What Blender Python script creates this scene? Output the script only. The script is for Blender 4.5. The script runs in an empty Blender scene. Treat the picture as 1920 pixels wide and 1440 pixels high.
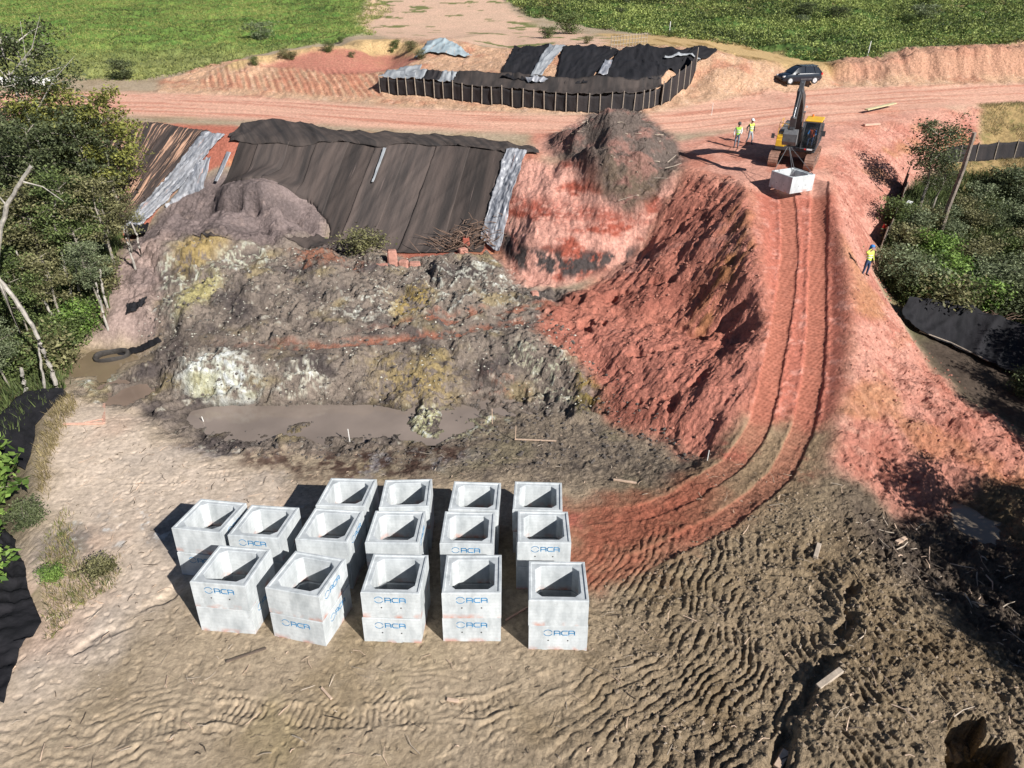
import bpy, math, random, time
import numpy as np
from mathutils import Vector, Matrix
from mathutils.geometry import delaunay_2d_cdt
random.seed(7); np.random.seed(7)
T0 = time.time()
SC = bpy.context.scene
COL = SC.collection
# ------------------------------------------------------------------ camera, sky, sun, exposure
CAMH = 20.0; FPX = 1281.0; PITCH = math.radians(32.0)
cam_data = bpy.data.cameras.new('camera'); cam = bpy.data.objects.new('camera', cam_data); COL.objects.link(cam)
cam.location = (0, 0, CAMH); cam.rotation_euler = (math.pi/2-PITCH, 0, 0)
cam_data.sensor_width = 36.0; cam_data.lens = 36.0*FPX/1920.0
cam_data.clip_start = 0.3; cam_data.clip_end = 3000
SC.camera = cam
SUN_EL = math.radians(35.0); SUN_AZ = math.radians(45.0)   # azimuth measured from -Y towards +X
world = bpy.data.worlds.new('World'); SC.world = world; world.use_nodes = True
wn = world.node_tree.nodes; wl = world.node_tree.links
sky = wn.new('ShaderNodeTexSky'); sky.sky_type = 'NISHITA'; sky.sun_disc = False
sky.sun_elevation = SUN_EL; sky.sun_rotation = math.pi-SUN_AZ
sky.air_density = 0.7; sky.dust_density = 0.2; sky.ozone_density = 1.0
bg = wn.get('Background'); bg.inputs['Strength'].default_value = 0.05
wl.new(sky.outputs[0], bg.inputs['Color'])
sd = bpy.data.lights.new('sun', 'SUN'); sd.energy = 5.0; sd.angle = math.radians(0.5); sd.color = (1.0, 0.97, 0.925)
sun = bpy.data.objects.new('sun', sd); COL.objects.link(sun)
dv = Vector((math.sin(SUN_AZ)*math.cos(SUN_EL), -math.cos(SUN_AZ)*math.cos(SUN_EL), math.sin(SUN_EL)))
sun.rotation_euler = dv.to_track_quat('Z', 'Y').to_euler(); sun.location = dv*60
SC.view_settings.view_transform = 'Standard'; SC.view_settings.look = 'None'
SC.view_settings.exposure = 0.56; SC.view_settings.gamma = 1.0; SC.view_settings.use_curve_mapping = False

# ------------------------------------------------------------------ helpers: survey marks to world points
CT, ST = math.cos(PITCH), math.sin(PITCH)
def W(px, py, z):
    """world point at height z seen along the survey direction (px,py)"""
    u = (px-960.0)/FPX; v = (py-720.0)/FPX
    Z = (CAMH-z)/(ST+v*CT)
    return (Z*u, Z*(CT-v*ST), z)

# ------------------------------------------------------------------ noise
_rng = np.random.RandomState(11)
_PERM = _rng.permutation(4096).astype(np.int32)
_GA = _rng.rand(4096)*2*np.pi
_GX = np.cos(_GA).astype(np.float32); _GY = np.sin(_GA).astype(np.float32)
def _h(ix, iy, s): return _PERM[(_PERM[(ix + s*131) & 4095] + iy) & 4095]
def perlin(x, y, s=0):
    x = np.asarray(x, np.float32); y = np.asarray(y, np.float32)
    xf = np.floor(x); yf = np.floor(y)
    ix = xf.astype(np.int32); iy = yf.astype(np.int32)
    fx = x-xf; fy = y-yf
    u = fx*fx*fx*(fx*(fx*6-15)+10); v = fy*fy*fy*(fy*(fy*6-15)+10)
    def g(i, j, dx, dy):
        h = _h(i, j, s); return _GX[h]*dx+_GY[h]*dy
    a = g(ix, iy, fx, fy); b = g(ix+1, iy, fx-1, fy)
    c = g(ix, iy+1, fx, fy-1); d = g(ix+1, iy+1, fx-1, fy-1)
    return 1.5*((a+(b-a)*u)*(1-v)+(c+(d-c)*u)*v)
def fbm(x, y, sc, o=4, s=0, g=0.5):
    r = 0; a = 1; t = 0; f = 1.0/sc
    for i in range(o):
        r = r+a*perlin(x*f+i*17.3, y*f-i*9.1, s+i); t += a; a *= g; f *= 2.03
    return r/t*1.3
def billow(x, y, sc, o=3, s=0, g=0.5):
    r = 0; a = 1; t = 0; f = 1.0/sc
    for i in range(o):
        r = r+a*np.abs(perlin(x*f+i*7.3, y*f-i*3.1, s+i)); t += a; a *= g; f *= 2.1
    return r/t*2
def ss(a, b, x):
    t = np.clip((x-a)/(b-a), 0, 1); return t*t*(3-2*t)

# ------------------------------------------------------------------ base terrain raster
PTS = []
def line(*pts, step=1.2):
    w = [W(*p) for p in pts]
    for a, b in zip(w[:-1], w[1:]):
        n = max(1, int(math.dist(a, b)/step))
        for i in range(n): PTS.append(tuple(a[k]+(b[k]-a[k])*i/n for k in range(3)))
    PTS.append(w[-1])
def pt(*pts):
    for p in pts: PTS.append(W(*p))
def wp(*pts): PTS.extend(pts)

# far hill, in metres
for X in range(-175, 226, 25):
    wp((X, 104, 11.6+max(0, -X)*0.005), (X, 130, 13.6), (X, 165, 17.2), (X, 210, 23), (X, 299, 38))
for X in (-60, -90, -130, -175): wp((X, -6, 1.5), (X, 15, 1.2), (X, 30, .8), (X, 45, 2.5), (X, 60, 8.2), (X, 80, 8.9))
for X in (48, 70, 100, 140, 225): wp((X, -6, 1.6), (X, 15, 1.0), (X, 28, .5), (X, 38, 1.0), (X, 50, 3.2), (X, 62, 5.9), (X, 68, 8.3), (X, 84, 9.0))
for X in (-40, -20, -8, 0, 8, 20, 34): wp((X, -6, 2.3), (X, 4, 2.2))
# road: near edge, far edge
line((60,215,8.2), (230,222,8.3), (500,228,8.4), (700,240,8.4), (1030,250,8.4), (1300,243,8.4), (1560,226,8.5), (1640,212,8.5), (1760,200,8.6), (1920,190,8.6), (2100,183,8.6), step=3)
line((-100,172,8.8), (100,172,8.8), (250,172,8.8), (400,176,8.8), (560,184,8.8), (700,197,8.8), (1000,212,8.8), (1210,215,8.8), (1300,195,8.8), (1400,178,8.8), (1560,164,8.9), (1920,156,9.0), (2100,150,9.0), step=3)
# terraced bank left behind the road
line((380,158,9.1), (440,162,9.2), (560,168,9.2), (640,176,9.1), (715,186,9.1))
line((360,148,9.2), (420,152,9.5), (560,156,9.6), (640,162,9.6), (700,168,9.3))
line((400,140,9.9), (440,120,10.4), (520,124,10.3), (600,134,10.2), (700,136,10.1), (730,132,10.0))
line((480,112,10.9), (560,101,11.0), (640,100,11.0), (740,100,10.9))
line((440,112,10.9), (520,96,11.5), (600,86,11.9), (680,80,12.0), (760,78,12.0))
line((250,150,9.0), (330,142,9.3), (400,128,9.9), step=3)
line((0,150,9.1), (100,152,9.1), (250,152,9.0), step=3)
# covered excavation behind the fence
line((715,180,9.0), (800,187,9.0), (900,196,8.95), (1080,208,8.9), (1200,208,8.9), (1245,192,9.0), (1300,166,9.2))
line((735,146,10.3), (800,147,10.6), (900,152,10.7), (1000,157,10.7), (1150,160,10.7), (1225,152,10.8), (1275,138,10.9))
line((770,128,10.9), (850,118,11.2), (930,112,11.4))
line((778,100,11.5), (830,76,12.6), (880,98,11.7))
line((945,97,11.8), (1050,92,12.2), (1130,92,12.1), (1200,91,12.2), (1270,95,12.0), (1335,98,11.9))
line((950,138,11.1), (1100,138,11.2), (1230,132,11.2)); line((950,115,11.6), (1100,113,11.7), (1290,112,11.5))
pt((1340,125,10.9), (1400,150,10.0), (1440,168,9.2), (1400,112,11.2), (1550,125,10.4), (1330,150,10.0), (1350,180,9.0))
line((1560,152,9.1), (1640,150,9.2), (1740,146,9.3), (1920,140,9.5), step=3)
line((1560,128,10.2), (1640,118,10.6), (1720,98,11.5), (1820,90,11.9), (1920,84,12.2), step=3)
# crest of the covered slope
line((120,232,8.2), (230,230,8.3), (340,236,8.3), (430,258,8.1), (560,264,8.1), (700,263,8.1), (830,268,8.0), (940,282,7.9), (1030,288,7.8), (1100,300,7.7))
# foot of the covered slope
line((190,420,2.0), (250,432,2.2), (330,445,2.3), (520,452,2.3), (620,458,2.3), (760,472,2.2), (850,468,2.3), (930,470,2.4), (985,532,1.9), (1060,532,2.1), (1130,512,2.5), (1190,482,3.1))
line((1190,482,3.1), (1225,410,5.2), (1290,322,7.6))
line((1240,305,7.7), (1290,315,7.8), (1340,322,7.8), (1392,338,7.8))
# covered slope between crest and foot
for _c, _f, _q in (((230,230,8.3),(235,430,2.1),(.25,.5,.75)), ((340,236,8.3),(300,440,2.2),(.25,.5,.75)), ((430,258,8.1),(380,445,2.3),(.25,.5)), ((520,262,8.1),(480,450,2.3),(.25,)), ((600,264,8.1),(560,455,2.3),(.25,.5)), ((700,263,8.1),(660,460,2.3),(.25,.5,.75)), ((830,268,8.0),(800,470,2.2),(.25,.5,.75)), ((940,282,7.9),(900,470,2.3),(.25,.5,.75))):
    _a, _b = W(*_c), W(*_f)
    for _t in _q: wp(tuple(_a[k]+(_b[k]-_a[k])*_t for k in range(3)))
# heap on the crest
pt((1150,196,11.2), (1120,206,10.9), (1190,204,10.9)); line((1100,225,10.2), (1150,225,10.5), (1200,228,10.0))
line((1045,245,9.0), (1095,252,9.6), (1150,258,9.8), (1205,260,9.6), (1255,258,9.0), (1280,275,8.2)); line((1030,272,8.1), (1090,290,8.2), (1160,300,8.3), (1220,300,8.0), (1275,285,7.9))
line((1140,340,7.2), (1190,345,7.2), (1230,330,7.3)); pt((1160,390,5.8), (1200,385,5.7), (1130,420,5.0), (1080,360,6.2), (1000,380,5.6), (1060,440,4.4), (990,450,4.0))
# ramp
RAMP = [(1482,300,7.95), (1485,335,7.8), (1498,420,6.6), (1506,500,5.45), (1506,600,4.2), (1492,700,3.15), (1462,800,2.2), (1400,880,1.6), (1300,945,1.25), (1180,1000,1.15), (1080,1040,1.15)]
line(*RAMP)
line((1430,335,7.8), (1450,420,6.6), (1455,500,5.45), (1450,600,4.2), (1432,700,3.15), (1395,800,2.2), (1330,870,1.6), (1230,930,1.2))
line((1530,330,7.85), (1545,420,6.6), (1555,500,5.45), (1556,600,4.2), (1545,700,3.15), (1520,800,2.2), (1470,880,1.6), (1370,960,1.25))
line((1392,342,7.9), (1408,420,6.9), (1425,500,5.8), (1432,600,4.5), (1414,700,3.4), (1375,790,2.4), (1335,855,1.5))
line((1556,332,8.1), (1572,400,7.3), (1586,470,6.3), (1598,540,5.4), (1602,620,4.4), (1592,700,3.6), (1574,780,2.8), (1555,850,2.2), (1535,895,1.8))
# red fill left of the ramp
pt((1330,370,7.0), (1300,420,5.7), (1260,380,6.3), (1340,460,5.6), (1250,470,4.4), (1290,520,4.0), (1360,520,4.9), (1220,540,3.2), (1380,580,4.2))
pt((1150,560,2.5), (1060,585,2.2), (1180,600,2.5), (1280,610,2.5), (1340,630,2.5), (1390,640,2.7), (1380,600,3.4), (1310,560,3.4), (1060,640,2.0), (1150,650,2.2), (1250,670,2.5), (1330,690,2.8), (1200,710,1.9), (1290,745,2.3), (1380,720,2.9), (1350,800,1.9), (1270,790,1.5))
line((1110,690,1.2), (1130,740,.9), (1155,792,.6), (1240,822,.8), (1320,852,1.1))
# middle bench, spoil
line((400,655,1.8), (520,655,1.9), (650,650,1.95), (800,638,2.0), (920,618,2.1), (1020,600,2.2))
line((300,690,1.0), (340,672,1.5), (420,662,2.2), (480,668,2.1), (560,690,1.5), (620,682,1.6), (700,668,1.8), (800,662,1.9), (900,655,2.0), (1000,650,2.0), (1070,668,1.8))
line((300,780,.15), (350,765,.05), (420,757,.05), (560,756,.05), (700,752,.05), (760,768,.05), (860,757,.05), (990,745,.1), (1060,770,.3))
line((340,790,.05), (380,812,.05), (480,820,.05), (620,826,.05), (750,826,.05), (860,815,.05), (930,790,.05), (990,760,.1))
line((400,785,-.5), (520,790,-.6), (640,795,-.5), (720,795,-.5)); pt((700,812,-.3), (745,785,-.3), (575,784,.16), (568,790,.1), (790,780,.14), (786,800,.16), (800,815,.12), (835,790,-.1), (885,765,-.1), (930,768,.08), (960,757,-.08), (905,750,-.08))
pt((640,560,2.9), (540,580,2.6), (450,560,2.8), (350,600,2.1), (300,530,2.8), (330,480,3.6), (540,470,3.3), (620,500,3.3), (700,500,2.9), (780,510,2.8), (850,500,3.3), (920,490,3.3), (960,540,2.6), (860,580,2.6), (750,590,2.4), (940,590,2.2))
line((340,450,4.4), (380,438,4.8), (420,446,4.5)); pt((360,490,3.6), (410,500,3.3))
# grey mound
line((420,352,6.0), (460,345,6.3), (520,358,6.1), (560,378,5.4)); line((320,392,4.8), (290,430,3.9), (250,470,3.2), (225,500,2.8)); pt((450,372,5.6), (500,376,5.5), (440,395,5.0), (510,400,4.8), (400,380,5.2), (480,415,4.3), (550,420,4.0), (610,432,3.0), (480,440,3.5), (380,415,4.3))
pt((215,560,2.0), (200,610,1.2), (260,560,2.2), (250,610,1.2), (290,610,1.5), (330,640,1.4))
line((150,648,.3), (185,632,.5), (235,634,.6), (270,640,.5)); line((130,655,.2), (190,650,.0), (250,652,.0), (270,660,.1)); pt((200,672,-.45), (160,695,-.3), (240,670,-.3))
line((120,715,.15), (180,712,.05), (240,690,.1), (275,668,.1)); line((150,728,.45), (210,715,.55), (260,698,.6), (310,690,.6)); line((175,745,.05), (240,722,.05), (295,715,.05)); pt((240,740,-.4), (270,730,-.3)); line((180,752,.1), (230,762,.1), (270,750,.1), (300,730,.15)); pt((320,740,.3))
# pad
pt((100,770,.7), (200,790,.6), (270,800,.6), (330,840,.6), (500,850,.4), (700,860,.4), (850,850,.4), (1000,835,.4), (1100,800,.4), (1200,850,.7), (1020,790,.3), (1280,880,1.0))
pt((100,940,.9), (300,930,.85), (500,910,.7), (600,930,.85), (800,900,.7), (960,900,.7), (1100,910,.8), (220,1040,1.25), (400,1010,1.1), (560,1000,1.05), (1150,960,1.1), (1200,1100,1.35), (1400,1000,1.4))
pt((120,1240,1.85), (400,1210,1.8), (700,1230,1.85), (1000,1240,1.9), (1250,1200,1.75), (1400,1100,1.5), (100,1440,2.1), (500,1440,2.1), (1000,1440,2.1), (1250,1440,2.05))
# left gully under the trees
line((135,745,.7), (118,770,.8), (80,850,.9), (60,950,1.0), (80,1120,1.4), (60,1200,1.7), (10,1330,2.0))
pt((40,740,.2), (30,850,.4), (10,950,.5), (0,1050,.7), (-60,1100,.6), (-60,850,.2), (-60,700,.2), (0,600,.3), (90,640,.3), (60,690,.2), (0,450,2.2), (110,520,1.3), (150,450,2.0), (0,330,4.8), (110,330,5.0), (-80,330,4.5), (-150,450,2), (-150,600,.5))
# right outside slope
line((1640,450,3.7), (1642,520,2.9), (1690,600,2.0), (1745,680,1.3), (1800,735,.95), (1890,800,.6))
line((1560,275,8.1), (1600,244,8.2), (1680,228,8.3), (1790,206,8.4), (1832,200,8.4))
line((1652,400,4.9), (1692,362,4.9), (1730,326,5.2), (1768,305,5.5), (1812,290,5.7), (1840,284,5.8), (1920,278,5.9), (2050,270,6))
line((1836,196,8.4), (1920,192,8.4), (2050,186,8.4)); pt((1600,330,6.9), (1640,290,7.0), (1610,420,5.6), (1880,236,7.1))
pt((1850,325,4.8), (1920,325,4.8), (2000,330,4.8), (1800,380,3.6), (1920,385,3.3), (2000,390,3.3), (1750,450,2.9), (1900,460,2.3), (1700,520,2.3), (1850,550,1.4), (1960,600,1.0), (1800,640,1.1), (1920,700,.5), (1930,760,.4))
pt((1650,660,2.9), (1620,800,2.2), (1700,760,2.1), (1640,860,1.6), (1750,850,1.4), (1800,790,1.5), (1870,770,1.3), (1900,850,1.0), (1600,900,1.6), (1680,930,.9), (1760,940,.5), (1850,900,.7), (1920,900,.5), (1980,850,.6))
pt((1800,965,-.4), (1850,1000,-.4), (1825,985,-.45)); line((1760,955,.2), (1830,950,.12), (1880,985,.12), (1900,1040,.2)); line((1770,985,.15), (1830,1020,.12), (1880,1050,.15)); pt((1700,1000,.35), (1800,1070,.3), (1920,1150,.25), (1950,1040,.5))
line((1555,905,1.9), (1600,990,1.75), (1700,1090,1.65), (1800,1150,1.6), (1920,1250,1.6))
line((1565,1080,1.9), (1590,1150,2.0), (1555,1260,2.2), (1470,1400,2.4)); line((1535,1080,1.5), (1560,1150,1.55), (1520,1260,1.7), (1435,1410,1.95))
pt((1700,1200,2.0), (1750,1300,2.2), (1900,1400,2.2), (1600,1400,2.4), (1480,1000,1.6), (1450,1200,1.6), (1530,960,1.8))

RX0, RX1, RY0, RY1, RS = -150.0, 200.0, -5.0, 298.0, 0.25
NX = int((RX1-RX0)/RS)+1; NY = int((RY1-RY0)/RS)+1
def _raster():
    P = np.array(PTS, np.float64)
    vs, _, fs, ov, _, _ = delaunay_2d_cdt([Vector((a, b)) for a, b in P[:, :2]], [], [], 0, 1e-3)
    zz = np.array([P[o[0], 2] for o in ov]); V = np.array([tuple(v) for v in vs])
    R = np.full((NY, NX), np.nan, np.float32)
    for f in fs:
        a, b, c = V[f[0]], V[f[1]], V[f[2]]; za, zb, zc = zz[f[0]], zz[f[1]], zz[f[2]]
        x0 = max(0, int((min(a[0], b[0], c[0])-RX0)/RS)); x1 = min(NX-1, int((max(a[0], b[0], c[0])-RX0)/RS)+1)
        y0 = max(0, int((min(a[1], b[1], c[1])-RY0)/RS)); y1 = min(NY-1, int((max(a[1], b[1], c[1])-RY0)/RS)+1)
        if x1 < x0 or y1 < y0: continue
        gx, gy = np.meshgrid(RX0+np.arange(x0, x1+1)*RS, RY0+np.arange(y0, y1+1)*RS)
        d = (b[0]-a[0])*(c[1]-a[1])-(c[0]-a[0])*(b[1]-a[1])
        if abs(d) < 1e-9: continue
        l1 = ((gx-a[0])*(c[1]-a[1])-(c[0]-a[0])*(gy-a[1]))/d
        l2 = ((b[0]-a[0])*(gy-a[1])-(gx-a[0])*(b[1]-a[1]))/d
        m = (l1 >= -1e-4) & (l2 >= -1e-4) & (l1+l2 <= 1.0001)
        sub = R[y0:y1+1, x0:x1+1]; sub[m] = (za+l1*(zb-za)+l2*(zc-za))[m]
    for k in range(2):
        bad = np.isnan(R)
        if bad.any():
            for j in range(NX):
                col = R[:, j]; g = ~np.isnan(col)
                if g.any() and not g.all(): col[~g] = np.interp(np.flatnonzero(~g), np.flatnonzero(g), col[g])
    R = np.nan_to_num(R, nan=5.0)
    def blur(A, n, it):
        for _ in range(it):
            for ax in (0, 1):
                pad = [(0, 0), (0, 0)]; pad[ax] = (n, n)
                B = np.pad(A, pad, mode='edge'); acc = 0
                for k in range(2*n+1):
                    acc = acc+(B[k:k+A.shape[0]] if ax == 0 else B[:, k:k+A.shape[1]])
                A = acc/(2*n+1)
        return A
    near = blur(R, 1, 2); far = blur(R, 6, 2)
    yy = (RY0+np.arange(NY)*RS)[:, None]
    t = ss(86, 104, yy)
    return (near*(1-t)+far*t).astype(np.float32)
HR = _raster()
def HB(x, y):
    """base terrain height"""
    fx = np.clip((np.asarray(x, np.float64)-RX0)/RS, 0, NX-1.001); fy = np.clip((np.asarray(y, np.float64)-RY0)/RS, 0, NY-1.001)
    ix = fx.astype(int); iy = fy.astype(int); tx = fx-ix; ty = fy-iy
    return (HR[iy, ix]*(1-tx)+HR[iy, ix+1]*tx)*(1-ty)+(HR[iy+1, ix]*(1-tx)+HR[iy+1, ix+1]*tx)*ty
def G(px, py):
    """point of the base terrain under a survey direction (ray march)"""
    px = np.atleast_1d(np.asarray(px, float)); py = np.atleast_1d(np.asarray(py, float))
    u = (px-960)/FPX; v = (py-720)/FPX
    dx = u; dy = CT-v*ST; dz = -(ST+v*CT)
    ts = np.concatenate([np.arange(10, 60, .2), np.arange(60, 330, .6)])
    X = dx[:, None]*ts; Y = dy[:, None]*ts; Zr = CAMH+dz[:, None]*ts
    d = Zr-HB(X, Y); below = d < 0
    k = np.where(below.any(1), below.argmax(1), len(ts)-1); k = np.maximum(k, 1)
    r = np.arange(len(px)); d0 = d[r, k-1]; d1 = d[r, k]
    t = ts[k-1]+(ts[k]-ts[k-1])*np.clip(d0/(d0-d1+1e-9), 0, 1)
    return np.stack([dx*t, dy*t, CAMH+dz*t], 1)
def g1(px, py): return G([px], [py])[0]
def PL(*pts):
    a = np.array(pts, float); return G(a[:, 0], a[:, 1])
print('terrain raster', round(time.time()-T0, 1))
# ------------------------------------------------------------------ masks drawn as outlines on the ground, in metres
MX0, MX1, MY0, MY1, MS = -100.0, 100.0, 3.0, 185.0, 0.25
_mx = MX0+np.arange(int((MX1-MX0)/MS)+1)*MS; _my = MY0+np.arange(int((MY1-MY0)/MS)+1)*MS
def _blur1(A, n, it=2):
    for _ in range(it):
        for ax in (0, 1):
            pad = [(0, 0), (0, 0)]; pad[ax] = (n, n); B = np.pad(A, pad, mode='edge'); acc = 0
            for k in range(2*n+1): acc = acc+(B[k:k+A.shape[0]] if ax == 0 else B[:, k:k+A.shape[1]])
            A = acc/(2*n+1)
    return A
def mask_poly(pts, soft=1, world=False):
    P = np.array(pts, float) if world else PL(*pts)[:, :2]
    A = np.zeros((len(_my), len(_mx)), np.float32)
    x0 = max(0, int((P[:, 0].min()-MX0)/MS)-2); x1 = min(len(_mx), int((P[:, 0].max()-MX0)/MS)+3)
    y0 = max(0, int((P[:, 1].min()-MY0)/MS)-2); y1 = min(len(_my), int((P[:, 1].max()-MY0)/MS)+3)
    gx, gy = np.meshgrid(_mx[x0:x1], _my[y0:y1]); ins = np.zeros(gx.shape, bool)
    for i in range(len(P)):
        a, b = P[i-1], P[i]
        if a[1] == b[1]: continue
        c = ((a[1] > gy) != (b[1] > gy)) & (gx < (b[0]-a[0])*(gy-a[1])/(b[1]-a[1])+a[0]); ins ^= c
    A[y0:y1, x0:x1] = ins
    if soft: A = _blur1(A, soft)
    return A
def samp(A, x, y):
    fx = np.clip((x-MX0)/MS, 0, len(_mx)-1.001); fy = np.clip((y-MY0)/MS, 0, len(_my)-1.001)
    ix = fx.astype(np.int32); iy = fy.astype(np.int32); tx = (fx-ix).astype(np.float32); ty = (fy-iy).astype(np.float32)
    return (A[iy, ix]*(1-tx)+A[iy, ix+1]*tx)*(1-ty)+(A[iy+1, ix]*(1-tx)+A[iy+1, ix+1]*tx)*ty
def path_coords(x, y, P, far=8.0):
    """arc length and signed distance to a polyline"""
    P = np.array(P, float)[:, :2]; best = np.full(x.shape, 1e9); s_ = np.zeros(x.shape); t_ = np.full(x.shape, 1e3); L = 0
    bx = (x > P[:, 0].min()-far) & (x < P[:, 0].max()+far) & (y > P[:, 1].min()-far) & (y < P[:, 1].max()+far)
    idx = np.flatnonzero(bx.ravel()); X = x.ravel()[idx]; Y = y.ravel()[idx]; bb = np.full(len(idx), 1e9); S = np.zeros(len(idx)); T = np.full(len(idx), 1e3)
    for a, b in zip(P[:-1], P[1:]):
        d = b-a; l = math.hypot(*d); d = d/l
        rx = X-a[0]; ry = Y-a[1]; k = np.clip(rx*d[0]+ry*d[1], 0, l); ex = rx-k*d[0]; ey = ry-k*d[1]; e = ex*ex+ey*ey
        m = e < bb; bb[m] = e[m]; S[m] = (L+k)[m]; T[m] = (np.sqrt(e)*np.sign(d[0]*ry-d[1]*rx))[m]; L += l
    so = np.zeros(x.size); to = np.full(x.size, 1e3); so[idx] = S; to[idx] = T
    return so.reshape(x.shape), to.reshape(x.shape)
def smooth_path(pts, n=60):
    P = np.array(pts, float); d = np.concatenate([[0], np.cumsum(np.linalg.norm(np.diff(P, axis=0), axis=1))]); q = np.linspace(0, d[-1], n)
    R = np.stack([np.interp(q, d, P[:, k]) for k in range(P.shape[1])], 1)
    for _ in range(3): R[1:-1] = (R[:-2]+R[1:-1]*2+R[2:])/4
    return R

# ------------------------------------------------------------------ terrain grid
_cols = []
for px in (300, 700, 1150, 1500, 1750):
    py = np.linspace(-40, 1460, 700); g = G(np.full(700, px), py); o = np.argsort(g[:, 1])
    h, e = np.histogram(g[:, 1], bins=np.concatenate([np.arange(6, 100, .5), np.arange(100, 300, 4)])); _cols.append(h/np.diff(e))
_e = e; dens = np.mean(_cols, 0)*.6+np.max(_cols, 0)*.4; dens = np.convolve(np.pad(dens, 3, mode='edge'), np.ones(7)/7, 'valid')+.25
dens[(_e[:-1] > 150)] *= .3
cum = np.concatenate([[0], np.cumsum(dens*np.diff(_e))]); NR = 880
ys = np.interp(np.linspace(0, cum[-1], NR), cum, _e)
ys = np.concatenate([np.linspace(-4, 5.6, 12), ys])
S_in = np.linspace(-1.03, 1.03, 960); ext = 1.03+np.cumsum(np.linspace(.004, .05, 26))
S = np.concatenate([-ext[::-1], S_in, ext])
NRw, NC = len(ys), len(S)
X = (S[None, :]*(8.5+.60*np.maximum(ys, 2)[:, None])).astype(np.float64); Y = np.repeat(ys[:, None], NC, 1)
Z = HB(X, Y)
def MK(pts, soft=1, warp=.35, sc=1.2, sd=3):
    A = mask_poly(pts, soft)
    return samp(A, X+WX*warp, Y+WY*warp)
WX = fbm(X, Y, 1.6, 4, 51)*1.0; WY = fbm(X, Y, 1.6, 4, 61)*1.0
print('grid', NRw, NC, round(time.time()-T0, 1))
M = {}
M['road'] = MK([(-200,175),(100,172),(250,173),(400,177),(560,186),(700,198),(1000,214),(1200,217),(1260,205),(1320,192),(1400,178),(1560,164),(1920,156),(2200,150),(2200,185),(1920,192),(1760,203),(1640,215),(1560,232),(1300,249),(1030,250),(700,240),(500,226),(250,216),(60,212),(-200,212)], 2)
M['plat'] = MK([(1000,240),(1200,225),(1560,210),(1760,200),(1800,215),(1680,232),(1600,250),(1560,300),(1560,360),(1390,350),(1290,325),(1230,300),(1000,290)], 1)
M['terr'] = MK([(300,150),(440,112),(560,94),(700,75),(780,70),(900,90),(950,90),(1340,90),(1480,125),(1560,118),(1640,108),(1700,92),(1920,80),(2100,76),(2100,156),(1560,166),(1300,195),(1200,215),(900,210),(600,188),(300,174)], 1)
M['yell'] = MK([(420,128),(480,108),(560,92),(680,74),(760,74),(800,90),(780,108),(640,104),(560,104),(500,116),(440,135)], 1)
M['redflat'] = MK([(480,118),(560,104),(740,102),(790,112),(760,126),(700,138),(610,140),(540,126)], 1)
M['ocher'] = MK([(1120,62),(1320,72),(1450,92),(1560,118),(1600,140),(1500,140),(1400,110),(1330,92),(1130,88)], 2)
M['track2'] = MK([(670,40),(700,-20),(930,-20),(960,20),(1010,50),(1150,70),(1130,92),(930,88),(820,80),(740,74),(690,60)], 2, .8)
M['fieldL'] = MK([(-400,140),(0,146),(250,150),(400,122),(470,104),(560,88),(700,66),(680,46),(735,20),(700,-40),(-600,-40)], 1, .6)
M['fieldR'] = MK([(930,-20),(990,30),(1150,56),(1290,72),(1400,86),(1480,108),(1570,116),(1650,104),(1690,90),(1800,84),(2200,76),(2600,-40),(930,-40)], 1, .8)
M['slope'] = MK([(150,228),(440,236),(940,270),(1010,288),(985,532),(620,470),(150,440)], 1)
M['face'] = MK([(945,284),(1200,300),(1290,322),(1230,410),(1190,485),(1130,512),(1060,534),(975,534),(930,470)], 1, .25)
M['heap'] = MK([(1150,192),(1200,204),(1262,255),(1288,300),(1262,340),(1215,380),(1200,408),(1160,395),(1120,355),(1080,310),(1035,288),(1025,272),(1060,240),(1100,215)], 1, .3)
M['heapspill'] = MK([(1110,330),(1270,320),(1240,370),(1215,410),(1185,408),(1160,395),(1095,380)], 2, .5)
M['fill'] = MK([(1290,318),(1400,342),(1436,500),(1436,620),(1415,720),(1380,800),(1335,862),(1240,826),(1150,795),(1125,735),(1100,695),(1010,625),(1030,575),(1130,515),(1190,485),(1235,400)], 1, .35)
M['fillpale'] = MK([(1380,340),(1436,500),(1440,640),(1420,720),(1385,780),(1330,850),(1300,840),(1350,740),(1400,650),(1395,520),(1370,420)], 2, .5)
M['ochre2'] = MK([(1385,350),(1410,420),(1410,500),(1370,520),(1350,600),(1300,640),(1290,600),(1340,500),(1370,430)], 2, .6)
M['rspill'] = MK([(1556,300),(1600,246),(1700,225),(1800,205),(1840,200),(1835,285),(1760,305),(1700,350),(1645,450),(1640,520),(1690,605),(1745,685),(1800,740),(1890,800),(1960,850),(1960,890),(1870,905),(1780,965),(1700,985),(1620,910),(1545,880),(1556,780),(1590,700),(1596,600),(1580,480),(1552,400)], 1, .3)
M['ramp'] = MK([(1400,330),(1556,330),(1580,450),(1600,560),(1598,660),(1575,770),(1545,880),(1480,935),(1380,1000),(1250,1060),(1110,1110),(1050,1100),(1040,950),(1150,945),(1250,915),(1330,862),(1390,770),(1425,660),(1432,560),(1420,450)], 1, .25)
M['spoil'] = MK([(230,540),(300,440),(370,430),(440,440),(620,455),(760,485),(930,480),(985,535),(1060,545),(1120,560),(1030,580),(1010,630),(1100,690),(1130,740),(1150,790),(1060,782),(990,770),(900,790),(860,830),(600,850),(400,850),(300,800),(250,765),(180,760),(120,740),(180,705),(280,680),(300,620)], 1, .6)
M['white1'] = MK([(345,690),(370,665),(430,660),(480,680),(488,720),(470,748),(400,755),(350,735)], 1, .5)
M['white2'] = MK([(535,700),(570,680),(600,690),(612,745),(560,756),(520,750)], 1, .8)
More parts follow.
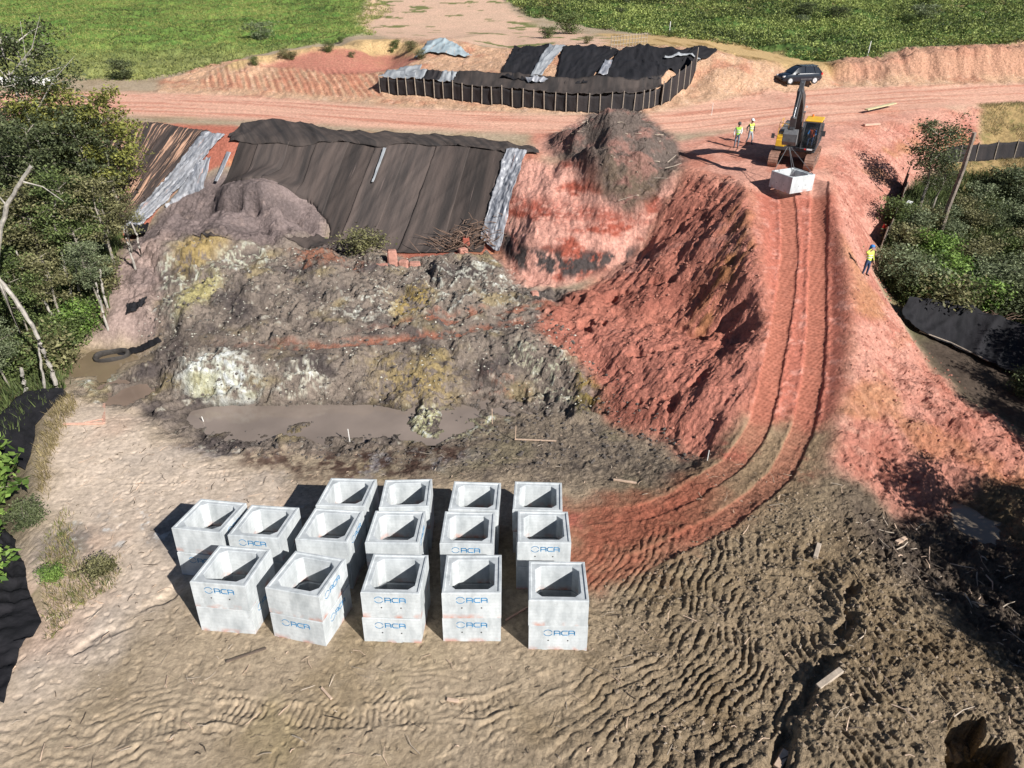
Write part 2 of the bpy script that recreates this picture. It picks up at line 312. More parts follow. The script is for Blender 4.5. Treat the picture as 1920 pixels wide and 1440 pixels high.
M['white3'] = MK([(300,500),(340,460),(400,490),(470,465),(520,480),(480,510),(420,520),(400,560),(330,600),(290,570)], 1, 1.0)
M['white4'] = MK([(640,565),(720,540),(850,500),(960,500),(990,560),(840,585),(780,600),(660,600)], 2, 1.2)
M['white5'] = MK([(960,640),(1040,650),(1130,700),(1140,760),(1060,770),(1000,740),(960,690)], 2, .9)
M['white6'] = MK([(760,775),(830,765),(870,790),(920,775),(960,790),(880,815),(800,820),(755,820)], 1, .6)
M['white7'] = MK([(140,715),(200,704),(225,700),(200,722),(150,730)], 1, .3)
M['yel1'] = MK([(330,470),(350,445),(380,436),(420,440),(436,455),(400,480),(370,500),(340,520)], 1, .3)
M['yel2'] = MK([(335,590),(350,545),(390,510),(410,530),(370,580),(350,605)], 1, .3)
M['yel3'] = MK([(730,550),(790,535),(815,550),(800,590),(750,600)], 1, .5)
M['yel4'] = MK([(640,680),(760,670),(850,665),(860,700),(850,755),(780,765),(740,750),(700,700)], 2, .7)
M['yel5'] = MK([(1080,690),(1130,710),(1145,770),(1080,780)], 1, .5)
M['rust'] = MK([(545,470),(600,470),(690,500),(670,515),(560,505)], 1, .6)
M['rust2'] = MK([(900,700),(990,700),(980,745),(900,735)], 2, .8)
M['bench'] = MK([(300,640),(500,645),(800,625),(1000,590),(1150,578),(1150,600),(1020,612),(900,632),(700,655),(480,668),(320,660)], 1, .3)
M['pinkslope'] = MK([(150,640),(190,600),(200,540),(230,480),(290,450),(320,440),(300,510),(290,570),(300,620),(270,650),(200,640)], 1, .4)
M['grey'] = MK([(225,500),(270,430),(320,385),(390,350),(460,338),(530,350),(580,385),(620,435),(540,450),(440,450),(360,440),(300,450),(250,480)], 1, .3)
M['lpale'] = MK([(120,745),(250,762),(330,830),(430,865),(560,900),(560,960),(420,1010),(300,1150),(150,1260),(-60,1440),(-60,1200),(60,1000),(80,860)], 3, 1.0)
M['ash'] = MK([(60,1000),(200,960),(360,950),(560,945),(560,1000),(360,1010),(220,1040),(60,1060)], 2, .8)
M['bankmud'] = MK([(320,800),(480,820),(700,830),(860,830),(900,850),(780,900),(600,895),(420,865),(340,835)], 2, .8)
M['bankgrey'] = MK([(600,840),(860,825),(990,770),(1150,795),(1240,830),(1330,858),(1300,920),(1100,905),(800,905)], 2, 1.0)
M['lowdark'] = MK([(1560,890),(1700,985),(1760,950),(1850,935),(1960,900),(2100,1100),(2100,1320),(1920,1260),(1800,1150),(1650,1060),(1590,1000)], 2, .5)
M['orangeend'] = MK([(1840,890),(2000,880),(2000,920),(1860,905)], 1, .3)
M['tanend'] = MK([(1770,935),(1850,905),(1960,920),(1960,1060),(1870,1000),(1830,950)], 1, .5)
M['vegR'] = MK([(1700,350),(1760,310),(1840,330),(2200,330),(2200,900),(1960,840),(1890,795),(1800,735),(1745,680),(1690,600),(1645,520),(1650,450)], 1, .4)
M['dryR'] = MK([(1835,195),(2200,180),(2200,400),(1900,380),(1770,345),(1780,300),(1838,290)], 1, .4)
M['vegL'] = MK([(-400,230),(60,225),(180,225),(230,240),(215,420),(195,520),(190,600),(130,650),(110,730),(60,850),(50,980),(-200,1300),(-600,1000)], 2, .4)
M['grassL'] = MK([(85,1000),(110,950),(130,1050),(190,1060),(190,1100),(130,1130),(80,1160),(60,1120)], 2, .6)
M['bare'] = np.clip(M['fieldR']*ss(.26, .36, fbm(X, Y*2.6, 9, 3, 77)), 0, 1)
print('masks', round(time.time()-T0, 1))

# ------------------------------------------------------------------ relief
def rot(x, y, a): c, s = math.cos(a), math.sin(a); return x*c+y*s, -x*s+y*c
H = np.zeros_like(Z); n0 = fbm(X, Y, 1.4, 3, 12)
YB = Y+.9*Z
clod = .42-billow(X, YB, 1.1, 5, 21, .52)
fine = fbm(X, YB, .5, 4, 31, .72)
rough_w = np.clip(M['spoil']*1.0-M['bench']*.6+M['grey']*.6+M['heap']*.8+M['lowdark']*1.0+M['tanend']+M['white5']*.4, 0, 1.5)
H += rough_w*(clod*.24+fine*.12)
big = billow(X+WX*.5, YB+WY*.5, 3.4, 3, 25, .5)
H += M['spoil']*(1-M['bench'])*(big-.4)*.8
# pock marks
cell = billow(X, Y, .45, 2, 91)
near = ss(30, 14, Y)
pad = np.clip(1-(M['spoil']+M['fill']+M['rspill']+M['road']+M['plat']+M['terr']+M['slope']+M['face']+M['fieldL']+M['fieldR']+M['vegL']+M['vegR']), 0, 1)
padN = pad*ss(44, 30, Y)
rightpad = padN*ss(-1, 6, X-(Y-13)*.2+WX)*ss(27, 21, Y)
gentle = padN*(1-rightpad)
H += gentle*(fine*.008*(1+4*ss(0,.4,fbm(X, Y, 2.5, 3, 140)))+fbm(X, Y, 2.2, 3, 41)*.035-.03*ss(.42,.55,fbm(X, Y, .38, 2, 141)))+rightpad*(fine*.075+fbm(X, Y, 1.1, 3, 42)*.10)+M['bankgrey']*(clod*.12+fine*.05)
# furrows left by machine tracks in the soft pad
c1 = g1(780, 930)
r = np.hypot(X-c1[0], Y-c1[1])+WX*.30+fbm(X, Y, 5, 2, 44)*.9
fur1 = np.abs(np.sin(r*math.pi/.31))
c2 = g1(700, 1500)
r2 = np.hypot((X-c2[0]), (Y-c2[1])*1.0)+WY*.25+fbm(X, Y, 4, 2, 45)*.8
fur2 = np.abs(np.sin(r2*math.pi/.32))
xr, yr = rot(X, Y, math.radians(14)); fur3 = np.abs(np.sin((yr+fbm(X, Y, 2.0, 4, 46)*.70)*math.pi/.32))
sel = ss(-.12, .12, fbm(X+3, Y, 5.5, 2, 47)+(X-9)*.05)
fw = rightpad*ss(20.5, 18, Y+WX)*ss(-.35, .05, fbm(X, Y, 2.6, 3, 48)+.18)
H += fw*.10*((1-sel)*(fur1**.7-.6)+sel*(fur2**.7-.6))*np.clip(.15+1.9*billow(X, Y, 1.6, 3, 49), 0, 1.5)+fw*fine*.07
fwl = gentle*ss(14.5, 11.8, Y-X*.12+WX*.8)*ss(-.1, .25, fbm(X, Y, 3.0, 3, 43))
H += fwl*.042*(fur3-.6)*(.6+.8*ss(-.4,.5,n0))
# outward slopes: streaks where clods rolled down, torn hollows
xa, ya = rot(X, Y, math.radians(-32)); st_r = fbm(xa*.32, ya, .55, 4, 71, .6); st_rb = billow(xa*.42, ya, 1.5, 4, 72)
H += M['rspill']*(1-M['ramp'])*(st_r*.17+(.42-st_rb)*.16+fine*.09+ss(3.4, 2.2, Z)*(fbm(X, Y, 2.0, 4, 177, .6)*.48))
xl, yl = rot(X, Y, math.radians(-40)); st_l = fbm(xl, yl*.35, .6, 4, 73, .6); st_lb = billow(xl, yl*.5, 1.9, 4, 74)
H += M['fill']*(1-M['ramp']*.8)*(st_l*.11+(st_lb-.42)*.16+fbm(xl, yl*.6, 2.8, 3, 174)*.38+fbm(X, Y, .9, 4, 175, .6)*.13+fine*.08-.35*ss(.30,.55,fbm(X, Y, 1.7, 3, 176)))
H += M['face']*(fbm(X, Y*.4, 1.1, 4, 75)*.30+fbm(X*1.0, Y*.6, .35, 3, 76)*.10)
H += M['heap']*(fbm(X, Y, .8, 4, 78, .6)*.22)
H += M['grey']*(fbm(X, Y, 1.7, 4, 79, .55)*.30)
H += M['pinkslope']*(fbm(X, Y, .9, 4, 80)*.12)
ridge = np.exp(-((X-np.interp(Y, [20, 25, 32, 40, 46], [9, 9.6, 11.6, 14, 15.8]))/.9)**2)
# ramp wheel and track ruts
TRL = smooth_path([g1(*p) for p in [(1470,330),(1478,400),(1480,480),(1472,560),(1456,650),(1442,720),(1422,806),(1378,868),(1290,925),(1213,960),(1127,968),(1050,975)]], 90)
TRR = smooth_path([g1(*p) for p in [(1535,330),(1535,400),(1533,480),(1532,560),(1530,640),(1522,720),(1506,806),(1462,895),(1352,980),(1266,1022),(1179,1065),(1100,1092)]], 90)
cleat = np.zeros_like(Z); RUT = np.zeros_like(Z); GOOD = np.zeros_like(Z)
for TR in (TRL, TRR):
    s_, t_ = path_coords(X, Y, TR, 2.5); t_ = t_+.05*perlin(s_*.8, s_*0, 5)
    a = np.abs(t_); inside = ss(.50, .40, a); fade = ss(0, 2, s_)*ss(s_.max()+.01, s_.max()-5, s_)
    H += fade*(-inside*.05+.06*np.exp(-((a-.56)/.10)**2)*np.clip(1.6*billow(X, Y, .5, 3, 95)-.2, 0, 2))
    cl = np.abs(np.sin(s_*math.pi/.205)); cleat += inside*cl; H += fade*inside*(cl-.5)*.035
    RUT = np.maximum(RUT, inside*fade)
# secondary lighter passes
for pts in ([(1500,420),(1502,560),(1490,700),(1450,830),(1380,900)], [(1552,700),(1530,800),(1490,890),(1400,980),(1290,1040),(1150,1100)], [(1050,1010),(1200,975),(1330,905)], [(1060,1045),(1180,1020),(1300,965)]):
    s_, t_ = path_coords(X, Y, smooth_path([g1(*p) for p in pts], 50), 2.5); a = np.abs(t_); fade = ss(0, 2, s_)*ss(s_.max()+.01, s_.max()-3, s_)
    H += fade*(.03*np.exp(-((a-.27)/.08)**2)*ss(0, .3, fbm(X, Y, 1.5, 2, 196))*(.3+billow(X, Y, .4, 2, 96)))
# faint crawler passes over the pad
for pts, ww_ in (([(560,1270),(640,1330),(720,1440)], .25), ([(640,1262),(740,1330),(860,1440)], .25), ([(330,1300),(600,1350),(900,1330),(1150,1230)], .3), ([(1130,1130),(1280,1210),(1360,1330),(1380,1440)], .3), ([(150,1400),(420,1330),(640,1400)], .3), ([(1580,1180),(1700,1280),(1760,1440)], .3), ([(1640,1140),(1760,1230),(1850,1330)], .3), ([(120,900),(320,900),(500,880)], .25)):
    s_, t_ = path_coords(X, Y, smooth_path([g1(*p) for p in pts], 40), 2.0); a = np.abs(t_+WX*.05); fade = ss(0, 2, s_)*ss(s_.max()+.01, s_.max()-3, s_)*ss(-.25, .1, fbm(X, Y, 1.5, 2, 198)); ins_ = ss(ww_+.05, ww_-.04, a)
    H += fade*(-ins_*.035+ins_*(np.abs(np.sin(s_*math.pi/.19))-.5)*.035+.045*np.exp(-((a-ww_-.09)/.07)**2)*np.clip(1.5*billow(X, Y, .4, 2, 199), 0, 1.5))
# bench track
BT = []
for pts in ([(330,652),(500,650),(700,643),(850,628),(960,606),(1040,592),(1150,586),(1240,600),(1330,640)], [(620,622),(800,606),(940,588),(1040,572),(1130,566)]):
    s_, t_ = path_coords(X, Y, smooth_path([g1(*p) for p in pts], 50), 3); a = np.abs(t_)
    BT.append(ss(.5, .2, a+WX*.12)*ss(0, 6, s_)); H += -ss(.4, .3, a)*.10+.08*np.exp(-((a-.5)/.12)**2)
RUTB = np.maximum(BT[0], BT[1])
# upper road: long shallow wheel lanes
RC = smooth_path([g1(*p) for p in [(-200,192),(100,192),(250,194),(500,204),(700,219),(900,230),(1050,232),(1250,225),(1400,208),(1560,194),(1920,173),(2200,166)]], 80)
rs, rt = path_coords(X, Y, RC, 12); lane = fbm(rs/14, rt/.7, 1, 3, 55)
H += M['road']*lane*.05+M['plat']*(fbm(X, Y, 1.5, 4, 56)*.07)
tb = np.clip(M['terr']-M['redflat']*.9, 0, 1)
H += tb*(fbm(X*1.1, Y*.5, 1.4, 4, 57)*.16+billow(X, Y, 2.4, 3, 58)*.16)
# grooved bank (bucket teeth)
gb = MK([(370,160),(400,132),(450,116),(560,128),(700,138),(730,140),(715,186),(600,180),(440,166)], 1, .1)
H += gb*(np.abs(np.sin((X+Y*.4)*math.pi/.62))-.5)*.14
bankR = MK([(1560,122),(1700,92),(2100,78),(2100,148),(1560,152)], 1, .1)
H += bankR*(billow(X, Y*.3, 2.2, 4, 59)-.3)*.5
H += (M['fieldL']*(fbm(X, Y*1.6, 4.0, 4, 62)*.55+fbm(X, Y, .9, 3, 63)*.18))+(M['fieldR']*(1-M['bare']))*(fbm(X, Y*1.3, 4.5, 4, 64)*.9+fbm(X, Y, 1.1, 3, 65)*.35)
H += (M['vegL']+M['vegR'])*fbm(X, Y, 1.8, 3, 66)*.2+M['dryR']*fbm(X, Y, .8, 4, 67)*.12
# crack along the left of the pad, excavated hole at the lower right
def pip(px_, py_, P):
    ins = np.zeros(px_.shape, bool)
    for i in range(len(P)):
        a, b = P[i-1], P[i]
        if a[1] != b[1]: ins ^= ((a[1] > py_) != (b[1] > py_)) & (px_ < (b[0]-a[0])*(py_-a[1])/(b[1]-a[1])+a[0])
    return ins
_hx = X+fbm(X, Y, .5, 3, 301)*.10; _hy = Y+fbm(X, Y, .5, 3, 302)*.10
_H1 = pip(_hx, _hy, PL((1778,1345),(1842,1344),(1852,1385),(1893,1392),(1905,1440),(1905,1560),(1775,1560),(1772,1430))[:, :2]); _H2 = pip(_hx, _hy, PL((1786,1390),(1850,1392),(1890,1400),(1900,1440),(1900,1560),(1785,1560))[:, :2])
H -= 1.1*_H1+1.8*_H2; hs = _H1*.5+_H2*.5
for pts, dp in (([(1600,1100),(1590,1160),(1560,1230),(1520,1290),(1470,1370),(1440,1440)], .30), ([(250,1140),(310,1120),(350,1090)], .12), ([(155,1218),(230,1170)], .10)):
    s_, t_ = path_coords(X, Y, smooth_path([g1(*p) for p in pts], 30), 2); tt = t_+WX*.3
    H -= dp*ss(.34, .08, np.abs(tt))*ss(-.3, .2, fbm(X, Y, 1.2, 2, 97)+.15)
# pond floors stay under water
pond = ss(.12, -.1, Z)*ss(16, 18, Y); H = H*(1-pond*.93); _sh = np.exp(-(Z/.16)**2)*ss(24, 26, Y)*ss(46, 42, Y)*ss(4, 0, X); H += _sh*fbm(X, Y, 1.3, 4, 180, .6)*.16
H[Z > 60] = 0
SN = ss(-3, 3, Y)
Z = Z+H*SN
gy, gx = np.gradient(Z); slope = np.hypot(gx/np.gradient(X, axis=1), gy/np.gradient(Y, axis=0))
print('relief', round(time.time()-T0, 1))

# ------------------------------------------------------------------ soil colours (linear; earth's own colour with some painted shade and one sunlit-toned mound)
def rgb(r, g, b):
    c = np.array([r, g, b], float)/255; return np.where(c <= .04045, c/12.92, ((c+.055)/1.055)**2.4).astype(np.float32)*.78
def mixc(C, col, m):
    m = np.clip(m, 0, 1)[..., None]; return C*(1-m)+np.asarray(col, np.float32)*m
Y2 = Y+1.1*Z; n1 = fbm(X, Y2, 3.5, 5, 101); n2 = fbm(X, Y2, .8, 5, 102, .65); n3 = fbm(X, Y2, .28, 3, 103, .7); n4 = fbm(X, Y2, 7, 4, 104)
C = np.zeros(Z.shape+(3,), np.float32)+rgb(182, 162, 136)
C = mixc(C, rgb(162, 142, 112), ss(-.1, .5, n1)*.8); C = mixc(C, rgb(192, 172, 144), ss(.1, .6, n2)*.5)
C = mixc(C, rgb(172, 154, 110), ss(.2, .6, fbm(X, Y, 4, 3, 105))*.45*ss(0, -6, X))
C = mixc(C, rgb(166, 143, 111), rightpad*(.65+.3*n1)); C = mixc(C, rgb(142, 120, 92), rightpad*ss(.05, .55, n1+n2*.5)*.6)
C = mixc(C, rgb(218, 198, 178), M['lpale']*(.9+.25*n2)); C = mixc(C, rgb(194, 178, 162), M['lpale']*ss(0, .5, n1)*.8); C = mixc(C, rgb(216, 178, 152), M['lpale']*ss(.0, .5, n4)*.5)
C = mixc(C, rgb(142, 132, 124), M['ash']*ss(-.25, .3, n1+.5*n2)*.9); C = mixc(C, rgb(224, 220, 214), M['ash']*ss(.28, .5, n2+n3*.4)*.7)
C = mixc(C, rgb(140, 126, 112), M['bankgrey']*(.75+.3*n2)); C = mixc(C, rgb(104, 94, 86), M['bankgrey']*ss(0, .4, n2)*.8); C = mixc(C, rgb(158, 146, 116), M['bankgrey']*ss(.1, .5, n1)*.6)
C = mixc(C, rgb(92, 70, 60), M['bankmud']*ss(-.3, .2, n2)); C = mixc(C, rgb(168, 164, 166), M['bankmud']*ss(.1, .4, n1+n3*.3)*.6); C = mixc(C, rgb(120, 72, 54), M['bankmud']*ss(.25, .5, n4)*.7)
# spoil bench
sp = rgb(146, 132, 120)+np.zeros_like(C); sp = mixc(sp, rgb(96, 87, 84), ss(-.1, .45, n1+.4*n2)); sp = mixc(sp, rgb(156, 142, 124), ss(.15, .6, n2)); sp = mixc(sp, rgb(166, 148, 108), ss(.2, .6, fbm(X, Y2, 3, 4, 107))*.7)
sp = mixc(sp, rgb(196, 190, 176), ss(.42, .62, n2+n3*.45+.15*n1)*.85)
C = C*(1-np.clip(M['spoil']*1.1, 0, 1)[..., None])+sp*np.clip(M['spoil']*1.1, 0, 1)[..., None]
tw = n2*.7+n3*.8+clod*1.3
C = mixc(C, rgb(214, 214, 196), M['white1']*ss(-.55, -.15, tw)); C = mixc(C, rgb(235, 238, 236), M['white1']*ss(-.1, .25, tw)*ss(-.3, .3, n1+.3)); C = mixc(C, rgb(196, 192, 150), M['white1']*ss(.1, .4, n1)*.7)
for k, c, th in (('white2', (206, 202, 184), -.05), ('white3', (202, 202, 180), .02), ('white4', (198, 196, 182), .16), ('white5', (196, 194, 168), .16), ('white6', (196, 192, 150), -.2), ('white7', (182, 178, 148), -.3)):
    C = mixc(C, rgb(*c), M[k]*ss(th, th+.12, tw+.2*n1)*.95)
    C = mixc(C, rgb(236, 236, 230), M[k]*ss(th+.4, th+.6, tw)*.8)
for k, c in (('yel1', (182, 156, 100)), ('yel2', (186, 174, 118)), ('yel3', (178, 152, 90)), ('yel4', (170, 148, 100)), ('yel5', (150, 132, 70))):
    C = mixc(C, rgb(*c), M[k]*ss(-.35, -.1, tw+(.3 if k in ('yel1', 'yel2') else -.05)))
C = mixc(C, rgb(152, 100, 78), M['rust']*ss(-.5, .1, tw)*.9); C = mixc(C, rgb(168, 96, 68), M['rust2']*ss(0, .3, tw)*.8)
C = mixc(C, rgb(98, 86, 78), M['bench']*(.45+.3*n2)); C = mixc(C, rgb(170, 104, 80), RUTB*ss(-.15, .25, n2+.1)*.75*ss(-21, -6, X))
C = mixc(C, rgb(214, 206, 190), M['bench']*ss(.35, .5, tw)*ss(-8, 2, X)*.8)
# mounds
M['grey'] = np.maximum(M['grey'], MK([(280,420),(340,352),(400,322),(480,318),(550,330),(600,370),(630,440)], 1, .2))
C = mixc(C, rgb(140, 124, 120), M['grey']); C = mixc(C, rgb(112, 100, 98), M['grey']*ss(-.2, .4, n1)*.8); C = mixc(C, rgb(158, 138, 130), M['grey']*ss(.2, .5, n2)*.5)
C = mixc(C, rgb(178, 154, 144), M['pinkslope']); C = mixc(C, rgb(146, 128, 122), M['pinkslope']*ss(0, .5, n1)*.8)
# red earth
red = rgb(214, 138, 118)
C = mixc(C, rgb(228, 166, 148), M['face']); C = mixc(C, rgb(180, 92, 72), M['face']*ss(.15, .45, fbm(X*.5, Z*1.5, 1.6, 4, 110)+.12)); C = mixc(C, rgb(176, 88, 70), M['face']*np.exp(-((Z-5.3-.3*n1)/.5)**2)*ss(-.35, .1, n2+.4*n1)*.85); C = mixc(C, rgb(232, 174, 158), M['face']*ss(.1, .5, n2)*.6)
lowf = M['face']*ss(4.0, 3.3, Z)*ss(2.2, 2.6, Z); C = mixc(C, rgb(84, 76, 74), lowf*ss(.0, .2, fbm(X, Z*1.3, 1.1, 4, 111, .6)+.16))
C = mixc(C, rgb(196, 122, 102), M['fill']); C = mixc(C, rgb(164, 96, 80), M['fill']*ss(-.1, .4, n1+.3*st_l)*.7); C = mixc(C, rgb(210, 134, 114), M['fill']*ss(.1, .5, n2+n4*.6)*.55)
M['litmound'] = MK([(1030,625),(1150,600),(1300,650),(1400,710),(1370,800),(1300,770),(1150,730)], 3, .8); C = mixc(C, rgb(200, 126, 108), M['litmound']*(.6+.5*n2)); C = mixc(C, rgb(206, 134, 116), M['fillpale']*(.8+.3*n2)); C = mixc(C, rgb(172, 118, 66), M['ochre2']*ss(-.2, .4, st_l+.1)*.8)  # lower fill mound painted a paler pink, as if lit
C = mixc(C, rgb(176, 136, 126), M['fill']*ss(.25, .5, n4+.25*n2)*.5)
C = mixc(C, rgb(218, 154, 136), M['rspill']); C = mixc(C, rgb(192, 122, 104), M['rspill']*ss(-.15, .35, n1+.8*st_r)*.85); C = mixc(C, rgb(230, 176, 154), M['rspill']*ss(.1, .5, n2+.2*n4)*.5); C = mixc(C, rgb(190, 134, 86), M['rspill']*ss(.15, .45, n4)*.6)
rlow = M['rspill']*ss(2.4, 1.4, Z); C = mixc(C, rgb(168, 86, 62), rlow*(.35+.3*n2))
C = mixc(C, rgb(220, 144, 84), M['orangeend']*.8)
rampc = rgb(192, 112, 92)+np.zeros_like(C); rampc = mixc(rampc, rgb(216, 150, 134), ss(.05, .5, n2+.4*n1)*.8); rampc = mixc(rampc, rgb(168, 92, 74), ss(.1, .5, n1)*.6)
lowr = ss(26, 24, Y+WX*1.2); pat = ss(-.5, -.1, n1+.3*n2)
rampc = mixc(rampc, rgb(158, 138, 108), lowr*pat*.9)
C = C*(1-M['ramp'][..., None])+rampc*M['ramp'][..., None]
C = mixc(C, rgb(184, 112, 90), RUT*(.9-.25*lowr)); C = mixc(C, rgb(128, 66, 50), RUT*ss(.5, .1, cleat)*.55);  # grooves between cleats darkened in colour, standing in for their shade
dirt = MK([(1050,950),(1200,930),(1330,890),(1400,930),(1300,1010),(1150,1080),(1120,1110),(1050,1100)], 2, 1.0); C = mixc(C, rgb(178, 98, 74), dirt*ss(-.55, -.05, n1+.4*n2)*.85*ss(12, 6, X))
# road and platform
C = mixc(C, rgb(216, 156, 136), M['plat']); C = mixc(C, rgb(192, 120, 98), M['plat']*ss(-.1, .4, n1)*.75)
rd = rgb(226, 172, 148)+np.zeros_like(C); rd = mixc(rd, rgb(206, 136, 112), ss(0, .5, lane)*.85); rd = mixc(rd, rgb(236, 184, 156), ss(.1, .5, -lane)*.7)
C = C*(1-M['road'][..., None])+rd*M['road'][..., None]
te = rgb(228, 182, 146)+np.zeros_like(C); te = mixc(te, rgb(206, 134, 106), ss(0, .5, n1)*.7); te = mixc(te, rgb(238, 200, 176), ss(.1, .5, n2)*.5)
mt = M['terr']*(1-M['road']); C = C*(1-mt[..., None])+te*mt[..., None]
C = mixc(C, rgb(206, 128, 100), gb*ss(-.1, .35, np.abs(np.sin((X+Y*.4)*math.pi/.9))-.5+n4*.8)*.6)
C = mixc(C, rgb(222, 186, 132), M['yell']); C = mixc(C, rgb(192, 122, 104), M['redflat']*(.9+.2*n2)); C = mixc(C, rgb(206, 172, 118), M['ocher']); C = mixc(C, rgb(170, 138, 84), M['ocher']*ss(.15, .45, fbm(X, Y*.3, 2, 4, 112)))
C = mixc(C, rgb(208, 152, 126), bankR*.7); 
hp = rgb(172, 128, 116)+np.zeros_like(C); hp = mixc(hp, rgb(124, 110, 102), ss(-.45, .0, n1+.5*n2)); hp = mixc(hp, rgb(132, 112, 92), M['heapspill']*.8*ss(-.4, .1, n2)+0*n1); hp = mixc(hp, rgb(84, 74, 70), ss(.2, .5, n2)*.6)
C = C*(1-M['heap'][..., None])+hp*M['heap'][..., None]
_sl = M['slope']*(1-M['face'])*(1-ss(.02, .3, M['grey']))*(1-M['spoil']); C = mixc(C, rgb(196, 116, 94), _sl); C = mixc(C, rgb(216, 150, 104), _sl*ss(.1, .4, n4+.3*n2)*.8)
# lower right
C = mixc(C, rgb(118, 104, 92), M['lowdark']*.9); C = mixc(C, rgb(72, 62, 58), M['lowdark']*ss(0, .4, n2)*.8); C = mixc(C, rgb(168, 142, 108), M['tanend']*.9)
C = mixc(C, rgb(170, 138, 78), (hs > .3)*ss(-.2, .3, n2)*.7); C = mixc(C, rgb(62, 48, 34), (hs > .8)*.9)
# vegetation floors
C = mixc(C, rgb(78, 74, 48), M['vegL']*(.85+.2*n2)); C = mixc(C, rgb(80, 80, 50), M['vegR']*(.85+.2*n2)); C = mixc(C, rgb(136, 116, 80), M['vegR']*ss(.2, .5, n1)*.5); C = mixc(C, rgb(84, 72, 62), M['vegR']*ss(1.9, 1.3, Z))  # lowest right ground: dark soil, with shade mixed into the brown
C = mixc(C, rgb(170, 142, 92), M['dryR']*.95); C = mixc(C, rgb(124, 118, 66), M['dryR']*ss(0, .4, n2+n1*.4)*.8)
C = mixc(C, rgb(126, 124, 74), M['grassL']*ss(0, .3, n2+.1)*.8)
fl = rgb(118, 148, 66)+np.zeros_like(C); f1 = fbm(X*.5, Y*1.6, 6, 4, 120); f2 = fbm(X*.7, Y*1.3, 1.6, 5, 121, .65)
fl = mixc(fl, rgb(92, 130, 56), ss(-.1, .4, f1)); fl = mixc(fl, rgb(154, 166, 78), ss(.1, .5, f2)*.7); fl = mixc(fl, rgb(78, 104, 52), ss(.1, .5, -f2)*.8)
fl = mixc(fl, rgb(156, 148, 96), ss(96, 84, Y)*.6)
C = C*(1-M['fieldL'][..., None])+fl*M['fieldL'][..., None]
fr = rgb(84, 112, 52)+np.zeros_like(C); fr = mixc(fr, rgb(60, 84, 38), ss(-.1, .4, -f2)); fr = mixc(fr, rgb(116, 130, 66), ss(.0, .5, f1+.4*f2)*.7)
C = C*(1-M['fieldR'][..., None])+fr*M['fieldR'][..., None]
C = mixc(C, rgb(212, 158, 128), M['bare']*.8*ss(112, 122, Y)); C = mixc(C, rgb(226, 186, 160), M['track2']*(.85+.3*n1))
C = mixc(C, rgb(106, 120, 58), M['track2']*ss(.18, .26, fbm(X, Y*1.5, 6, 4, 122)-.10*ss(8, -4, X))*.9)
far = ss(175, 200, Y)+ss(85, 100, np.abs(X)); C = mixc(C, rgb(92, 118, 58), far)
wet = ss(.22, .02, Z)*ss(20, 24, Y)*ss(60, 50, Y); C = C*(1-.35*wet[..., None])
_l = C.mean(-1, keepdims=True); C[..., 2] *= 1-.03*np.clip((C[..., 0]/(C[..., 1]+.01)-1.3)/.8, 0, 1); C[..., 1] *= 1+.0*np.clip((C[..., 0]/(C[..., 1]+.01)-1.3)/.8, 0, 1); _w = .75*np.clip((C[..., :1]-C[..., 2:])/(C[..., :1]+.02), 0, 1); C = C*(1-.16*_w)+_l*.16*_w
C = C*(1+.10*n3+.06*n2)[..., None]; C = np.clip(C, .015, .85)
print('colours', round(time.time()-T0, 1))

# ------------------------------------------------------------------ materials helper
def new_mat(name, rough=.9, base=(.5, .5, .5), spec=.3, metal=0.0):
    m = bpy.data.materials.new(name); m.use_nodes = True; b = m.node_tree.nodes['Principled BSDF']
    b.inputs['Base Color'].default_value = (*base, 1); b.inputs['Roughness'].default_value = rough
    b.inputs['Specular IOR Level'].default_value = spec; b.inputs['Metallic'].default_value = metal
    return m
def nd(m, t, **k):
    n = m.node_tree.nodes.new(t)
    for a, v in k.items():
        if a.startswith('i_'): n.inputs[a[2:].replace('_', ' ')].default_value = v
        else: setattr(n, a, v)
    return n
def lk(m, a, b): m.node_tree.links.new(a, b)
def noise_mat(name, base, var=.15, scale=3.0, rough=.85, bump=.3, bscale=20, spec=.3, tint=None, metal=0.0, bdist=.02):
    """plain colour broken up by procedural noise, with a fine bump"""
    m = new_mat(name, rough, base, spec, metal); b = m.node_tree.nodes['Principled BSDF']
    tc = nd(m, 'ShaderNodeTexCoord'); n = nd(m, 'ShaderNodeTexNoise'); n.inputs['Scale'].default_value = scale; n.inputs['Detail'].default_value = 6; n.inputs['Roughness'].default_value = .65
    lk(m, tc.outputs['Object'], n.inputs['Vector'])
    r = nd(m, 'ShaderNodeValToRGB'); lk(m, n.outputs['Fac'], r.inputs[0])
    t = tint or tuple(c*(1+var) for c in base); d = tuple(c*(1-var) for c in base)
    r.color_ramp.elements[0].position = .32; r.color_ramp.elements[0].color = (*d, 1)
    r.color_ramp.elements[1].position = .68; r.color_ramp.elements[1].color = (*t, 1)
    lk(m, r.outputs[0], b.inputs['Base Color'])
    if bump:
        n2_ = nd(m, 'ShaderNodeTexNoise'); n2_.inputs['Scale'].default_value = bscale; n2_.inputs['Detail'].default_value = 4; lk(m, tc.outputs['Object'], n2_.inputs['Vector'])
        bp = nd(m, 'ShaderNodeBump'); bp.inputs['Strength'].default_value = bump; bp.inputs['Distance'].default_value = bdist
        lk(m, n2_.outputs['Fac'], bp.inputs['Height']); lk(m, bp.outputs[0], b.inputs['Normal'])
    return m
